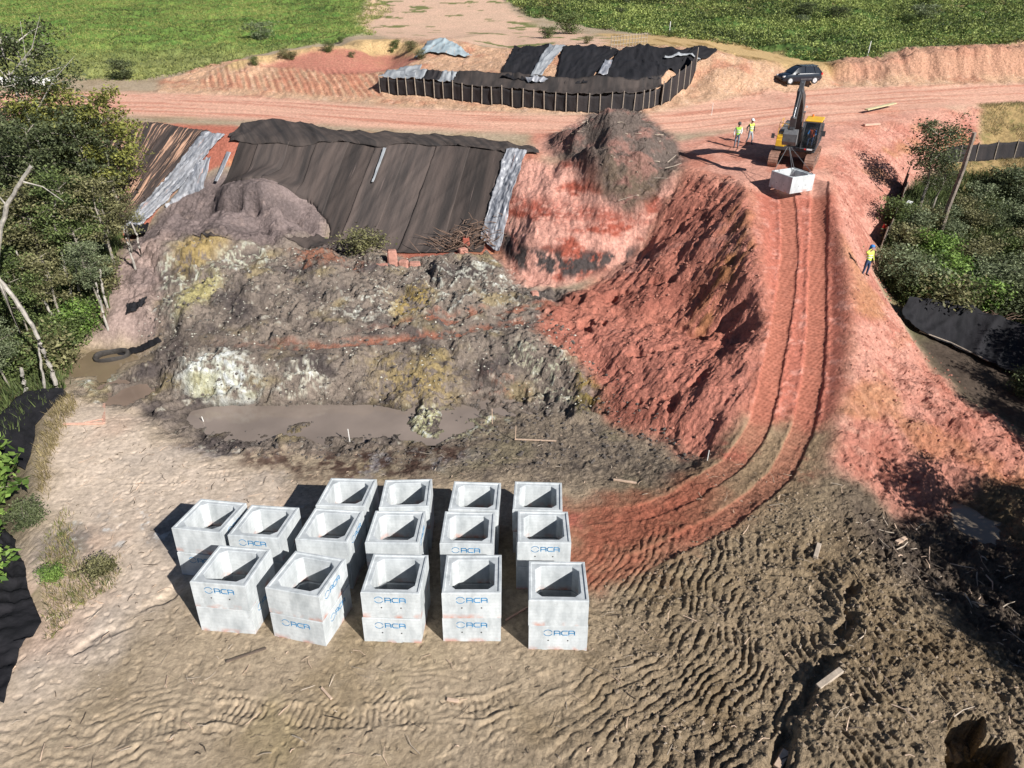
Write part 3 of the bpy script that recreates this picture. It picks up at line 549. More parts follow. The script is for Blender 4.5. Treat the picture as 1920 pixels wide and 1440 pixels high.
# earth: the soil colour attribute, broken by grain and by painted dark standing in for crevice shade; relief finer than the mesh as bump
MG = new_mat('earth', .93, spec=.15); _b = MG.node_tree.nodes['Principled BSDF']
at = nd(MG, 'ShaderNodeAttribute', attribute_name='soil'); ge = nd(MG, 'ShaderNodeNewGeometry')
na = nd(MG, 'ShaderNodeTexNoise'); na.inputs['Scale'].default_value = 5; na.inputs['Detail'].default_value = 8; na.inputs['Roughness'].default_value = .7; lk(MG, ge.outputs['Position'], na.inputs['Vector'])
mr = nd(MG, 'ShaderNodeMapRange'); mr.inputs['From Min'].default_value = .3; mr.inputs['From Max'].default_value = .7; mr.inputs['To Min'].default_value = .62; mr.inputs['To Max'].default_value = 1.36; lk(MG, na.outputs['Fac'], mr.inputs['Value'])
vm = nd(MG, 'ShaderNodeVectorMath', operation='SCALE'); lk(MG, at.outputs['Color'], vm.inputs[0]); lk(MG, mr.outputs[0], vm.inputs['Scale']); lk(MG, vm.outputs[0], _b.inputs['Base Color'])
vo = nd(MG, 'ShaderNodeTexNoise'); vo.inputs['Scale'].default_value = 4.2; vo.inputs['Detail'].default_value = 9; vo.inputs['Roughness'].default_value = .68; vo.inputs['Distortion'].default_value = .6; lk(MG, ge.outputs['Position'], vo.inputs['Vector'])
at2 = nd(MG, 'ShaderNodeAttribute', attribute_name='rough')
ml = nd(MG, 'ShaderNodeMath', operation='MULTIPLY'); lk(MG, vo.outputs['Fac'], ml.inputs[0]); lk(MG, at2.outputs['Fac'], ml.inputs[1])
bp = nd(MG, 'ShaderNodeBump'); bp.inputs['Strength'].default_value = 1.0; bp.inputs['Distance'].default_value = .24; lk(MG, ml.outputs[0], bp.inputs['Height']); lk(MG, bp.outputs[0], _b.inputs['Normal'])
# ------------------------------------------------------------------ objects
def tag(o, label=None, cat=None, group=None, kind=None):
    if label: o['label'] = label
    if cat: o['category'] = cat
    if group: o['group'] = group
    if kind: o['kind'] = kind
    return o
ROUGH = np.clip(.26+rough_w*.65+M['fill']*.5+M['rspill']*.45+rightpad*1.0+M['bankgrey']*.8+tb*.8+M['face']*.6+M['heap']*.5+gentle*.02-RUT*.5-M['lpale']*.25, .045, 1.5)
ROUGH = ROUGH*(1-.6*M['road'])
vx = np.gradient(X, axis=1); p = np.stack([X, Y, Z], -1).astype(np.float32)
du = np.gradient(p, axis=1); dv_ = np.gradient(p, axis=0); NN = np.cross(du, dv_); NN /= np.linalg.norm(NN, axis=-1, keepdims=True)+1e-12
cmid = lambda A: (A[:-1, :-1]+A[1:, 1:]+A[:-1, 1:]+A[1:, :-1])/4
part_id = np.zeros((NRw-1, NC-1), np.int8)
for i, k in enumerate(('road', 'fieldL', 'fieldR', 'grey', 'heap', 'ramp'), 1): part_id[cmid(M[k]) > .5] = i
_sp = cmid(M['spoil']*(1-M['grey'])*(1-M['bench'])) > .5; _yc = cmid(Y); _sp &= cmid(Z) > .25
ymid = np.interp(cmid(X), [g1(*q)[0] for q in ((300,640), (600,640), (1000,595))], [g1(*q)[1] for q in ((300,640), (600,640), (1000,595))])
part_id[_sp & (_yc > ymid)] = 7; part_id[_sp & (_yc <= ymid) & (cmid(X) > g1(300, 700)[0])] = 8
V3 = p.reshape(-1, 3); N3 = NN.reshape(-1, 3).astype(np.float32); C3 = C.reshape(-1, 3); R1 = ROUGH.ravel().astype(np.float32)
def grid_obj(name, pid):
    r_, c_ = np.nonzero(part_id == pid)
    a = r_*NC+c_; F = np.stack([a, a+1, a+NC+1, a+NC], 1)
    used, inv = np.unique(F.ravel(), return_inverse=True)
    me = bpy.data.meshes.new(name); n = len(used); nf = len(F)
    me.vertices.add(n); me.vertices.foreach_set('co', V3[used].ravel())
    me.loops.add(nf*4); me.loops.foreach_set('vertex_index', inv.astype(np.int32).ravel())
    me.polygons.add(nf); me.polygons.foreach_set('loop_start', (np.arange(nf)*4).astype(np.int32))
    me.update(calc_edges=True)
    me.polygons.foreach_set('use_smooth', np.ones(nf, bool))
    ca = me.attributes.new('soil', 'FLOAT_COLOR', 'POINT'); ca.data.foreach_set('color', np.concatenate([C3[used], np.ones((n, 1), np.float32)], 1).ravel())
    ra = me.attributes.new('rough', 'FLOAT', 'POINT'); ra.data.foreach_set('value', R1[used])
    me.normals_split_custom_set_from_vertices(N3[used])
    me.materials.append(MG)
    o = bpy.data.objects.new(name, me); COL.objects.link(o); return o
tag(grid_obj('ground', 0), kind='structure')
tag(grid_obj('dirt_road', 1), kind='structure')
tag(grid_obj('grass_field', 2), kind='structure')
tag(grid_obj('hillside', 3), kind='structure')
tag(grid_obj('haul_ramp', 6), kind='structure')
tag(grid_obj('soil_heap', 4), 'rounded dark grey earth mound piled against the foot of the black sheeted slope', 'soil heap')
tag(grid_obj('soil_heap', 5), 'pointed red and brown earth heap on the embankment crest beside the dirt road', 'soil heap')
tag(grid_obj('spoil_heap', 7), 'mottled brown spoil with yellow boulders below the sheeted slope, above the bench track', 'spoil heap')
tag(grid_obj('spoil_heap', 8), 'lumpy spoil bank with large white lime patches along the far side of the muddy pond', 'spoil heap')
def HT(x, y):
    """finished terrain height (with relief) at world x,y"""
    x = np.atleast_1d(np.asarray(x, float)); y = np.atleast_1d(np.asarray(y, float))
    rf = np.interp(y, ys, np.arange(NRw)); r0 = np.clip(rf.astype(int), 0, NRw-2); tr = rf-r0
    out = 0
    for k, w in ((0, 1-tr), (1, tr)):
        rr = r0+k; s = x/(8.5+.60*np.maximum(ys[rr], 2)); cf = np.interp(s, S, np.arange(NC)); c0 = np.clip(cf.astype(int), 0, NC-2); tc_ = cf-c0
        out = out+w*(Z[rr, c0]*(1-tc_)+Z[rr, c0+1]*tc_)
    return out
def ht(x, y): return float(HT(x, y)[0])
# ------------------------------------------------------------------ water
def water(name, pts, z, col, rough=.08):
    P = [W(a, b, z) for a, b in pts]; c = np.mean(P, 0)
    me = bpy.data.meshes.new(name); me.from_pydata([tuple(q) for q in P]+[(q[0], q[1], z-.9) for q in P], [], [list(range(len(P)))]); me.update()
    o = bpy.data.objects.new(name, me); COL.objects.link(o); tag(o, kind='structure')
    m = new_mat(name, rough, col, .4); b = m.node_tree.nodes['Principled BSDF']
    t = nd(m, 'ShaderNodeTexNoise'); t.inputs['Scale'].default_value = .35; t.inputs['Detail'].default_value = 4; g = nd(m, 'ShaderNodeNewGeometry'); lk(m, g.outputs['Position'], t.inputs['Vector'])
    r = nd(m, 'ShaderNodeValToRGB'); r.color_ramp.elements[0].color = (*[c_*.85 for c_ in col], 1); r.color_ramp.elements[1].color = (*[c_*1.15 for c_ in col], 1); r.color_ramp.elements[0].position = .35; r.color_ramp.elements[1].position = .65
    lk(m, t.outputs['Fac'], r.inputs[0]); lk(m, r.outputs[0], b.inputs['Base Color'])
    t2 = nd(m, 'ShaderNodeTexNoise'); t2.inputs['Scale'].default_value = 3; lk(m, g.outputs['Position'], t2.inputs['Vector']); bb = nd(m, 'ShaderNodeBump'); bb.inputs['Strength'].default_value = .05; lk(m, t2.outputs['Fac'], bb.inputs['Height']); lk(m, bb.outputs[0], b.inputs['Normal'])
    me.materials.append(m); return o
water('pond_water', [(310,740),(1010,735),(1010,800),(860,835),(310,840)], 0.0, (.23, .185, .155))
water('pond_water', [(100,630),(300,630),(300,690),(240,712),(150,722),(90,720)], 0.0, (.20, .15, .095))
water('pond_water', [(150,735),(240,705),(310,700),(320,760),(160,770)], 0.005, (.22, .16, .125))
water('pond_water', [(1740,940),(1830,940),(1920,1000),(1920,1060),(1860,1060),(1740,990)], -.02, (.24, .19, .14))
# ------------------------------------------------------------------ mesh helpers
class MB:
    def __init__(s): s.v = []; s.f = []; s.mi = []
    def add(s, v, f, mi=0):
        o = len(s.v); s.v += [tuple(q) for q in v]; s.f += [tuple(i+o for i in q) for q in f]; s.mi += [mi]*len(f)
    def box(s, c, d, rz=0, ry=0, rx=0, mi=0, taper=(1, 1)):
        x, y, z = d[0]/2, d[1]/2, d[2]/2
        pts = [Vector((sx*x*(taper[0] if sz > 0 else 1), sy*y*(taper[1] if sz > 0 else 1), sz*z)) for sz in (-1, 1) for sx, sy in ((-1, -1), (1, -1), (1, 1), (-1, 1))]
        R = Matrix.Rotation(rz, 3, 'Z') @ Matrix.Rotation(ry, 3, 'Y') @ Matrix.Rotation(rx, 3, 'X')
        s.add([tuple(R @ p_+Vector(c)) for p_ in pts], [(3, 2, 1, 0), (4, 5, 6, 7), (0, 1, 5, 4), (1, 2, 6, 5), (2, 3, 7, 6), (3, 0, 4, 7)], mi)
    def tube(s, pts, r, n=6, mi=0, cap=True, flat=1.0):
        P = [Vector(q) for q in pts]; rr = r if isinstance(r, (list, tuple)) else [r]*len(P); o = len(s.v); up = Vector((0, 0, 1))
        for i, q in enumerate(P):
            d = (P[min(i+1, len(P)-1)]-P[max(i-1, 0)]); d = d.normalized() if d.length > 1e-9 else Vector((0, 0, 1))
            a = d.cross(up); a = a.normalized() if a.length > .05 else d.cross(Vector((1, 0, 0))).normalized(); b = a.cross(d).normalized()
            for k in range(n):
                t = 2*math.pi*k/n; s.v.append(tuple(q+a*math.cos(t)*rr[i]+b*math.sin(t)*rr[i]*flat))
        for i in range(len(P)-1):
            for k in range(n): s.f.append((o+i*n+k, o+i*n+(k+1) % n, o+(i+1)*n+(k+1) % n, o+(i+1)*n+k)); s.mi.append(mi)
        if cap: s.f.append(tuple(o+k for k in range(n))[::-1]); s.f.append(tuple(o+(len(P)-1)*n+k for k in range(n))); s.mi += [mi, mi]
    def prism(s, prof, x0, x1, mi=0):
        """profile in (y,z) extruded along x"""
        n = len(prof); s.add([(x0, a, b) for a, b in prof]+[(x1, a, b) for a, b in prof], [tuple(range(n))[::-1], tuple(range(n, 2*n))]+[(i, (i+1) % n, n+(i+1) % n, n+i) for i in range(n)], mi)
    def cyl(s, c, r, h, axis='x', n=20, mi=0, r2=None):
        r2 = r if r2 is None else r2; vs = []
        for sgn, q in ((-1, r), (1, r2)):
            for k in range(n):
                t = 2*math.pi*k/n; a, b = math.cos(t)*q, math.sin(t)*q; h_ = sgn*h/2
                vs.append({'x': (c[0]+h_, c[1]+a, c[2]+b), 'y': (c[0]+a, c[1]+h_, c[2]+b), 'z': (c[0]+a, c[1]+b, c[2]+h_)}[axis])
        s.add(vs, [tuple(range(n))[::-1], tuple(range(n, 2*n))]+[(i, (i+1) % n, n+(i+1) % n, n+i) for i in range(n)], mi)
    def build(s, name, mats, parent=None, smooth=False, bevel=0, loc=None):
        me = bpy.data.meshes.new(name); me.from_pydata(s.v, [], s.f); 
        for m in (mats if isinstance(mats, (list, tuple)) else [mats]): me.materials.append(m)
        me.polygons.foreach_set('material_index', s.mi)
        import bmesh
        bm = bmesh.new(); bm.from_mesh(me); bmesh.ops.recalc_face_normals(bm, faces=bm.faces)
        if bevel: bmesh.ops.bevel(bm, geom=[e for e in bm.edges if e.calc_face_angle(0) > .5], offset=bevel, segments=1, affect='EDGES', clamp_overlap=True)
        bm.to_mesh(me); bm.free()
        if smooth:
            me.polygons.foreach_set('use_smooth', [True]*len(me.polygons))
            me.set_sharp_from_angle(angle=math.radians(40)) if hasattr(me, 'set_sharp_from_angle') else None
        me.update(); o = bpy.data.objects.new(name, me); COL.objects.link(o)
        if parent: o.parent = parent
        if loc: o.location = loc
        return o
def empty(name, loc=(0, 0, 0), rz=0, label=None, cat=None, group=None):
    o = bpy.data.objects.new(name, None); COL.objects.link(o); o.empty_display_size = .3; o.location = loc; o.rotation_euler = (0, 0, rz)
    tag(o, label, cat, group); return o
def kids(o): return [c for c in COL.objects if c.parent == o]
def copy_tree(o, label=None, ch=None):
    c = o.copy(); COL.objects.link(c)
    if label: c['label'] = label
    for k in (ch if ch is not None else kids(o)):
        d = k.copy(); COL.objects.link(d); d.parent = c
    return c

# ------------------------------------------------------------------ draped sheets
def cloth_mat(name, dark, dusty, streak=None, rough=.88, su=1.0, thr=.6, spec=.3):
    m = new_mat(name, rough, dark, spec); b = m.node_tree.nodes['Principled BSDF']
    uv = nd(m, 'ShaderNodeUVMap'); mp = nd(m, 'ShaderNodeMapping'); mp.inputs['Scale'].default_value = (1.6*su, .16*su, 1); lk(m, uv.outputs[0], mp.inputs[0])
    n = nd(m, 'ShaderNodeTexNoise'); n.inputs['Scale'].default_value = 1; n.inputs['Detail'].default_value = 7; n.inputs['Roughness'].default_value = .62; lk(m, mp.outputs[0], n.inputs['Vector'])
    b.inputs['Specular IOR Level'].default_value = spec*(.5 if dark[0] < .1 else 1)
    r = nd(m, 'ShaderNodeValToRGB'); e = r.color_ramp.elements; e[0].position = .38; e[0].color = (*dark, 1); e[1].position = .62; e[1].color = (*dusty, 1); lk(m, n.outputs['Fac'], r.inputs[0])
    out = r.outputs[0]
    if streak:
        mp2 = nd(m, 'ShaderNodeMapping'); mp2.inputs['Scale'].default_value = (5*su, .22*su, 1); mp2.inputs['Location'].default_value = (3, 7, 0); lk(m, uv.outputs[0], mp2.inputs[0])
        n2_ = nd(m, 'ShaderNodeTexNoise'); n2_.inputs['Scale'].default_value = 1; n2_.inputs['Detail'].default_value = 5; n2_.inputs['Roughness'].default_value = .6; lk(m, mp2.outputs[0], n2_.inputs['Vector'])
        q = nd(m, 'ShaderNodeMapRange'); q.inputs['From Min'].default_value = thr; q.inputs['From Max'].default_value = thr+.07; lk(m, n2_.outputs['Fac'], q.inputs['Value'])
        mx = nd(m, 'ShaderNodeMixRGB'); mx.inputs['Color2'].default_value = (*streak, 1); lk(m, q.outputs[0], mx.inputs['Fac']); lk(m, out, mx.inputs['Color1']); out = mx.outputs[0]
    lk(m, out, b.inputs['Base Color'])
    g = nd(m, 'ShaderNodeNewGeometry'); n3_ = nd(m, 'ShaderNodeTexNoise'); n3_.inputs['Scale'].default_value = 6; n3_.inputs['Detail'].default_value = 5; lk(m, g.outputs['Position'], n3_.inputs['Vector'])
    bp_ = nd(m, 'ShaderNodeBump'); bp_.inputs['Strength'].default_value = .5; bp_.inputs['Distance'].default_value = .05; lk(m, n3_.outputs['Fac'], bp_.inputs['Height']); lk(m, bp_.outputs[0], b.inputs['Normal'])
    return m
BLK = cloth_mat('black_geotextile', (.036, .032, .031), (.078, .062, .055), (.11, .085, .075), su=.7, thr=.66)
BLK2 = cloth_mat('black_geotextile_clean', (.013, .013, .015), (.022, .021, .024), rough=.85)
BLKS = cloth_mat('black_geotextile_sandy', (.040, .034, .033), (.085, .062, .054), (.48, .29, .20), thr=.535)
BLKP = [cloth_mat('black_geotextile_width', tuple(c*f for c in (.042, .036, .034)), tuple(c*f*g for c, g in zip((.098, .076, .067), (1, 1, 1))), (.13, .10, .09), su=.7, thr=.64) for f, g in ((.8, 1.0), (1.0, 1.0), (1.2, 1.05))]
BLKF = cloth_mat('black_geotextile_dark', (.022, .021, .023), (.040, .034, .034), rough=.85)
SILV = cloth_mat('silver_plastic', (.13, .14, .165), (.46, .46, .48), (.62, .36, .28), rough=.38, su=1.6, thr=.62, spec=.5)
GREYS = cloth_mat('grey_plastic', (.26, .275, .29), (.36, .37, .38), rough=.5)
BLUES = cloth_mat('blue_grey_plastic', (.24, .30, .33), (.38, .44, .46), (.52, .36, .27), rough=.5, thr=.60)
mask_grey = mask_poly([(225,500),(270,430),(320,385),(390,350),(460,338),(530,350),(580,385),(620,435),(540,450),(440,450),(360,440),(300,450),(250,480)], 1)
def poly_at(P, t):
    P = np.array(P, float); d = np.concatenate([[0], np.cumsum(np.linalg.norm(np.diff(P, axis=0), axis=1))]); q = np.asarray(t)*d[-1]
    return np.stack([np.interp(q, d, P[:, k]) for k in range(3)], -1)
def sheet(name, A, B, mat, nu=40, nv=30, off=.05, fold=.06, fsc=.5, crumple=.03, csc=.35, ground=True, sag=0, seed=1, parent=None, skew=0, u0=0, u1=1, edge=.0, esc=.9):
    """cloth stretched between two 3D edge lines, following the ground beneath (ground=True) or hanging free"""
    u = np.linspace(u0, u1, nu); v = np.linspace(0, 1, nv); a = poly_at(A, u); b = poly_at(B, u)
    U, Vv = np.meshgrid(u, v); wl_ = np.linalg.norm(np.diff(np.array(A, float), axis=0), axis=1).sum(); hl = np.linalg.norm(a-b, axis=1).mean()
    Q = a[None]*(1-Vv[..., None])+b[None]*Vv[..., None]
    if edge:
        e_ = edge*perlin(Vv*hl/esc, U*0+seed, seed+5); Q[:, 0] += np.stack([e_[:, 0], 0*e_[:, 0], 0*e_[:, 0]], -1); Q[:, -1] += np.stack([e_[:, -1]*.8, 0*e_[:, 0], 0*e_[:, 0]], -1)
        e2 = edge*perlin(U*wl_/esc, U*0+seed+3, seed+6); Q[0, :, 1] += e2[0]; Q[-1, :, 1] += e2[-1]*.8
    if ground: Q[..., 2] = HT(Q[..., 0].ravel(), Q[..., 1].ravel()).reshape(U.shape)
    fu = U*wl_; fv = Vv*hl
    f = 1-np.abs(perlin(fu/fsc+.25*fv, fv/5.5, seed))*2; f = np.clip(f, 0, 1)**3
    d = off+fold*f+crumple*(billow(fu+.3*fv, fv, csc, 3, seed+9)*1.3)
    if sag: d = d-sag*np.sin(np.pi*Vv)
    if ground: d = np.where(samp(mask_grey, Q[..., 0], Q[..., 1]) > .35, -.4, d) if name in ('panel', 'plastic_strip') else d
    if ground: Q[..., 2] += d; Q[..., 1] -= d*.5
    else:
        n = np.cross(np.gradient(Q, axis=1), np.gradient(Q, axis=0)); n /= np.linalg.norm(n, axis=-1, keepdims=True)+1e-9
        n *= np.where(n[..., 2:3] < 0, -1, 1); Q += n*d[..., None]
        h_ = HT(Q[..., 0].ravel(), Q[..., 1].ravel()).reshape(U.shape); Q[..., 2] = np.maximum(Q[..., 2], h_+.03)
    me = bpy.data.meshes.new(name); N = nu*nv
    i = np.arange((nv-1)*(nu-1)); r_ = i//(nu-1); c_ = i % (nu-1); s0 = r_*nu+c_; F = np.stack([s0, s0+1, s0+nu+1, s0+nu], 1)
    me.from_pydata(Q.reshape(-1, 3).tolist(), [], F.tolist()); me.polygons.foreach_set('use_smooth', [True]*len(F))
    uvl = me.uv_layers.new(name='UVMap'); UVv = np.stack([fu.ravel(), fv.ravel()], 1); uvl.data.foreach_set('uv', UVv[F.ravel()].ravel().astype(np.float32))
    me.materials.append(mat); o = bpy.data.objects.new(name, me); COL.objects.link(o)
    sm = o.modifiers.new('thickness', 'SOLIDIFY'); sm.thickness = .012; sm.offset = 1
    if parent: o.parent = parent
    return o
def GP(pts): return [tuple(q) for q in PL(*pts)]
# left sandy sheet, right big sheet of overlapping widths
tag(sheet('slope_sheet', GP([(205,230),(300,232),(395,247)]), GP([(150,425),(200,428),(236,428)]), BLKS, 90, 60, fold=.09, fsc=.55, seed=3), 'black geotextile streaked with sand on the left end of the embankment, beside the trees', 'slope sheet')
big_ = empty('slope_sheet', tuple(g1(690, 440)), 0, 'large black geotextile in vertical widths covering the middle of the embankment face', 'slope sheet')
TA = GP([(452,264),(490,266),(560,268),(700,268),(830,272),(948,285)]); TB = GP([(300,444),(400,452),(520,455),(640,470),(760,476),(902,474)])
edges = [0, .08, .19, .30, .41, .52, .63, .74, .86, 1.0]
for k in range(9):
    o = sheet('panel', TA, TB, BLKP[(k*5+k//3) % 3], 26, 60, off=.06+.04*(k % 2), fold=.05, fsc=1.7, crumple=.02, csc=1.8, seed=20+k, u0=edges[k]-.004, u1=edges[k+1]+.006, edge=.03)
    o.parent = big_; o.matrix_parent_inverse = Matrix.Translation(-Vector(big_.location))
tag(sheet('slope_sheet', GP([(430,258),(462,232),(520,226),(620,246),(700,252),(800,256),(900,262),(1000,280)]), GP([(432,268),(480,272),(560,276),(700,271),(830,276),(948,287),(1012,291)]), BLK, 150, 34, off=.08, fold=.12, fsc=3.0, crumple=.10, csc=2.0, seed=41, edge=.6, esc=4), 'loose black geotextile bunched along the crest above the covered slope', 'slope sheet')
tag(sheet('plastic_strip', GP([(384,250),(424,256)]), GP([(222,432),(254,433)]), SILV, 30, 110, off=.10, fold=.05, fsc=.4, crumple=.09, csc=.5, seed=51, edge=.2), 'long crumpled silver plastic strip at the left of the red gap in the embankment sheeting', 'plastic strip')
tag(sheet('plastic_strip', GP([(374,304),(398,298)]), GP([(276,432),(300,432)]), SILV, 26, 80, off=.10, fold=.05, fsc=.4, crumple=.10, csc=.5, seed=53, edge=.2), 'short crumpled silver plastic strip lying on the red gap, above the grey mound', 'plastic strip')
tag(sheet('plastic_strip', GP([(950,283),(988,285)]), GP([(900,450),(936,474)]), SILV, 30, 100, off=.16, fold=.05, fsc=.4, crumple=.09, csc=.5, seed=55, edge=.15), 'silver plastic strip hanging at the right edge of the large black slope sheet', 'plastic strip')
tag(sheet('plastic_strip', GP([(720,284),(726,284)]), GP([(698,348),(702,348)]), GREYS, 6, 30, off=.30, fold=.02, seed=57), 'narrow pale tear strip on the middle of the large black slope sheet', 'plastic strip')
tag(sheet('plastic_strip', GP([(428,290),(436,292)]), GP([(404,345),(410,346)]), SILV, 6, 30, off=.26, fold=.02, seed=58), 'thin silver sliver at the upper left of the large black slope sheet', 'plastic strip')
# sheeted excavation behind the fence
def pit(lbl, A, B, m, seed, nu=40, nv=24, off=.12, **k):
    o = sheet('ground_sheet', GP(A), GP(B), m, nu, nv, off=off, fold=.14, fsc=1.6, crumple=.06, csc=1.0, seed=seed, **k); tag(o, lbl, 'ground sheet'); return o
pit('black sheet at the left end of the covered excavation behind the fence', [(964,94),(1034,90)], [(940,150),(1000,160)], BLK2, 61)
pit('pale grey sheet strip between two black sheets behind the fence', [(1030,91),(1062,92)], [(994,152),(1010,162)], GREYS, 62, off=.22)
pit('black sheet in the middle of the covered excavation, left of the orange soil patch', [(1056,91),(1110,90),(1160,100)], [(1042,162),(1075,163),(1104,163)], BLK2, 63)
pit('widest black sheet at the right end of the covered excavation', [(1158,102),(1201,88),(1227,94),(1285,96),(1316,93),(1347,102)], [(1126,164),(1190,162),(1234,154),(1278,140),(1302,126)], BLK2, 64, 70, off=.14)
pit('small silver sheet scrap on the orange soil patch behind the fence', [(1134,122),(1148,120)], [(1120,148),(1138,148)], SILV, 65, 14, 16, off=.25)
pit('crumpled silver scrap lying along the bottom of the covered excavation', [(985,154),(1030,154)], [(990,164),(1020,164)], SILV, 66, 30, 10, off=.28)
pit('long white fold across the right-hand black sheet behind the fence', [(1245,114),(1290,108),(1310,116)], [(1244,118),(1290,112),(1312,120)], GREYS, 67, 30, 5, off=.32)
pit('blue-grey sheet over the earth mound left of the covered excavation', [(802,82),(830,78),(850,84),(868,96)], [(776,112),(806,104),(850,108),(886,110)], BLUES, 68, 40, 24, off=.15)
pit('pale grey sheet on the bank at the left end of the long fence', [(752,132),(792,128)], [(732,148),(780,152)], GREYS, 69, 20, 14, off=.15)
# ------------------------------------------------------------------ fences of black fabric on posts
WOOD = noise_mat('grey_post_wood', (.30, .25, .20), .25, 6)
PALEW = noise_mat('pale_wood', (.52, .38, .28), .2, 5)
def fence(name, label, base, h, nposts, fab=BLKF, lean=(0, 0), r=.045, fold=.10, seed=1, posttall=.15, front=-.04, lvl=None):
    P = [W(a, b, lvl) for a, b in base] if lvl else GP(base); t = np.linspace(0, 1, nposts); B = poly_at(P, t)
    root = empty(name, tuple(B[0]), 0, label, 'fence'); inv = Matrix.Translation(-Vector(root.location))
    tops = []
    for i, q in enumerate(B):
        z = ht(q[0], q[1]); j = random.uniform(-.06, .06); hh = h*random.uniform(.94, 1.06)
        p0 = (q[0], q[1]+front, z-.1); p1 = (q[0]+lean[0]+j, q[1]+front+lean[1], z+hh+posttall)
        m = MB(); m.tube([p0, p1], r, 5); o = m.build('post', WOOD, root); o.matrix_parent_inverse = inv
        tops.append((q[0]+lean[0]+j*.8, q[1]+lean[1], z+hh))
    T = []; Bo = []
    for i in range(nposts-1):
        for k in range(6):
            s_ = k/6; a, b = tops[i], tops[i+1]; T.append((a[0]+(b[0]-a[0])*s_, a[1]+(b[1]-a[1])*s_, a[2]+(b[2]-a[2])*s_-.10*math.sin(math.pi*s_)*random.uniform(.6, 1.2)))
            x, y = B[i][0]+(B[i+1][0]-B[i][0])*s_, B[i][1]+(B[i+1][1]-B[i][1])*s_; Bo.append((x, y, ht(x, y)-.05))
    T.append(tops[-1]); Bo.append((B[-1][0], B[-1][1], ht(*B[-1][:2])-.05))
    nu = len(T); nv = 7; V = []; F = []
    for j in range(nv):
        for i in range(nu):
            s_ = j/(nv-1); w = fold*perlin(i*.37, j*.15, seed)*math.sin(math.pi*s_)+.5*fold*math.sin(math.pi*(i % 6)/6)*math.sin(math.pi*s_)
            V.append((T[i][0]*(1-s_)+Bo[i][0]*s_, T[i][1]*(1-s_)+Bo[i][1]*s_+float(w), T[i][2]*(1-s_)+Bo[i][2]*s_))
    for j in range(nv-1):
        for i in range(nu-1): a = j*nu+i; F.append((a, a+1, a+nu+1, a+nu))
    me = bpy.data.meshes.new('fabric'); me.from_pydata(V, [], F); me.polygons.foreach_set('use_smooth', [True]*len(F)); uvl = me.uv_layers.new(name='UVMap')
    UVv = np.array([(v_[0], v_[2]) for v_ in V]); uvl.data.foreach_set('uv', UVv[np.array(F).ravel()].ravel().astype(np.float32)); me.materials.append(fab)
    o = bpy.data.objects.new('fabric', me); COL.objects.link(o); sm = o.modifiers.new('thickness', 'SOLIDIFY'); sm.thickness = .01
    o.parent = root; o.matrix_parent_inverse = inv
    return root, tops
fr_, ft_ = fence('fabric_fence', 'long black fabric fence on wooden posts along the far side of the dirt road', [(714,181),(800,188),(900,197),(1000,204),(1080,209),(1150,209),(1200,208),(1238,198)], 1.38, 30, seed=2, lvl=8.95)
fr2_, ft2_ = fence('fabric_fence', 'black fabric fence return climbing the soil bank at the right end of the covered excavation', [(1240,196),(1262,186),(1284,174),(1300,164)], 1.9, 6, seed=3, lvl=9.1)
# slanting sheet strip from the fence top back to the ground: pale and black widths
for k, (a, b, m, lbl) in enumerate(((0, .16, GREYS, 'pale grey sheet sloping down behind the left end of the long fence'), (.155, .22, BLKF, 'short black sheet between two pale sheets behind the long fence'), (.215, .275, GREYS, 'small pale grey sheet sloping behind the long fence, second pale one from its left end'), (.27, 1, BLK, 'long black sheet sloping down behind the middle and right of the fence'))):
    A = [tuple(poly_at(ft_, t)) for t in np.linspace(a, b, 12)]; Bk = [(q[0]+.35, q[1]+2.6+.3*math.sin(i*1.7+k), max(10.85, ht(q[0]+.35, q[1]+2.6)+.25)) for i, q in enumerate(A)]
    tag(sheet('ground_sheet', A, Bk, m, 12+int(120*(b-a)), 12, off=0.0, fold=.10, fsc=1.2, crumple=.08, csc=.8, ground=False, sag=.2, seed=80+k), lbl, 'ground sheet')
fence('fabric_fence', 'black fabric fence crossing the dry grass at the top right, behind the leaning trunk', [(1768,308),(1812,302),(1860,300),(1920,296),(2010,290)], 1.35, 8, fab=BLKF, lean=(0, .25), seed=5)
fence('fabric_fence', 'dark fabric fence with leaning stakes between the red bank and the green scrub', [(1692,348),(1686,380),(1676,410),(1662,440),(1650,466)], 1.3, 8, fab=BLK2, lean=(.15, .0), seed=6)
def loose(lbl, A, B, m, seed, nu=60, nv=30, **k):
    o = sheet('fabric_sheet', A, B, m, nu, nv, ground=False, seed=seed, **k); tag(o, lbl, 'fabric sheet')
def up(pts, h): return [(q[0], q[1], q[2]+h) for q in GP(pts)]
loose('wide black fabric sheet leaning below the scrub at the right', up([(1688,594),(1752,600),(1800,612),(1860,632),(1960,664)], 1.25), up([(1690,604),(1733,632),(1781,652),(1850,684),(1950,730)], .15), BLK2, 91, 80, 26, off=0, fold=.16, fsc=1.5, crumple=.12, csc=1.3, sag=.3)
loose('black fabric sheet at the left edge of the pad near the small ponds', up([(126,739),(90,741),(54,748),(30,765),(0,800),(-30,850)], .35), up([(124,743),(104,760),(86,780),(68,800),(66,836),(50,886)], .03), BLK2, 92, 60, 24, off=.02, fold=.07, fsc=1.3, crumple=.09, csc=1.1)
loose('black fabric sheet rucked along the lower left edge of the pad', up([(0,1000),(-10,1040),(-20,1100),(-40,1160),(-60,1230),(-80,1330)], .5), up([(20,1020),(50,1072),(56,1120),(82,1178),(40,1226),(8,1330)], .03), BLK2, 93, 80, 40, off=.02, fold=.16, fsc=1.2, crumple=.14, csc=1.1)
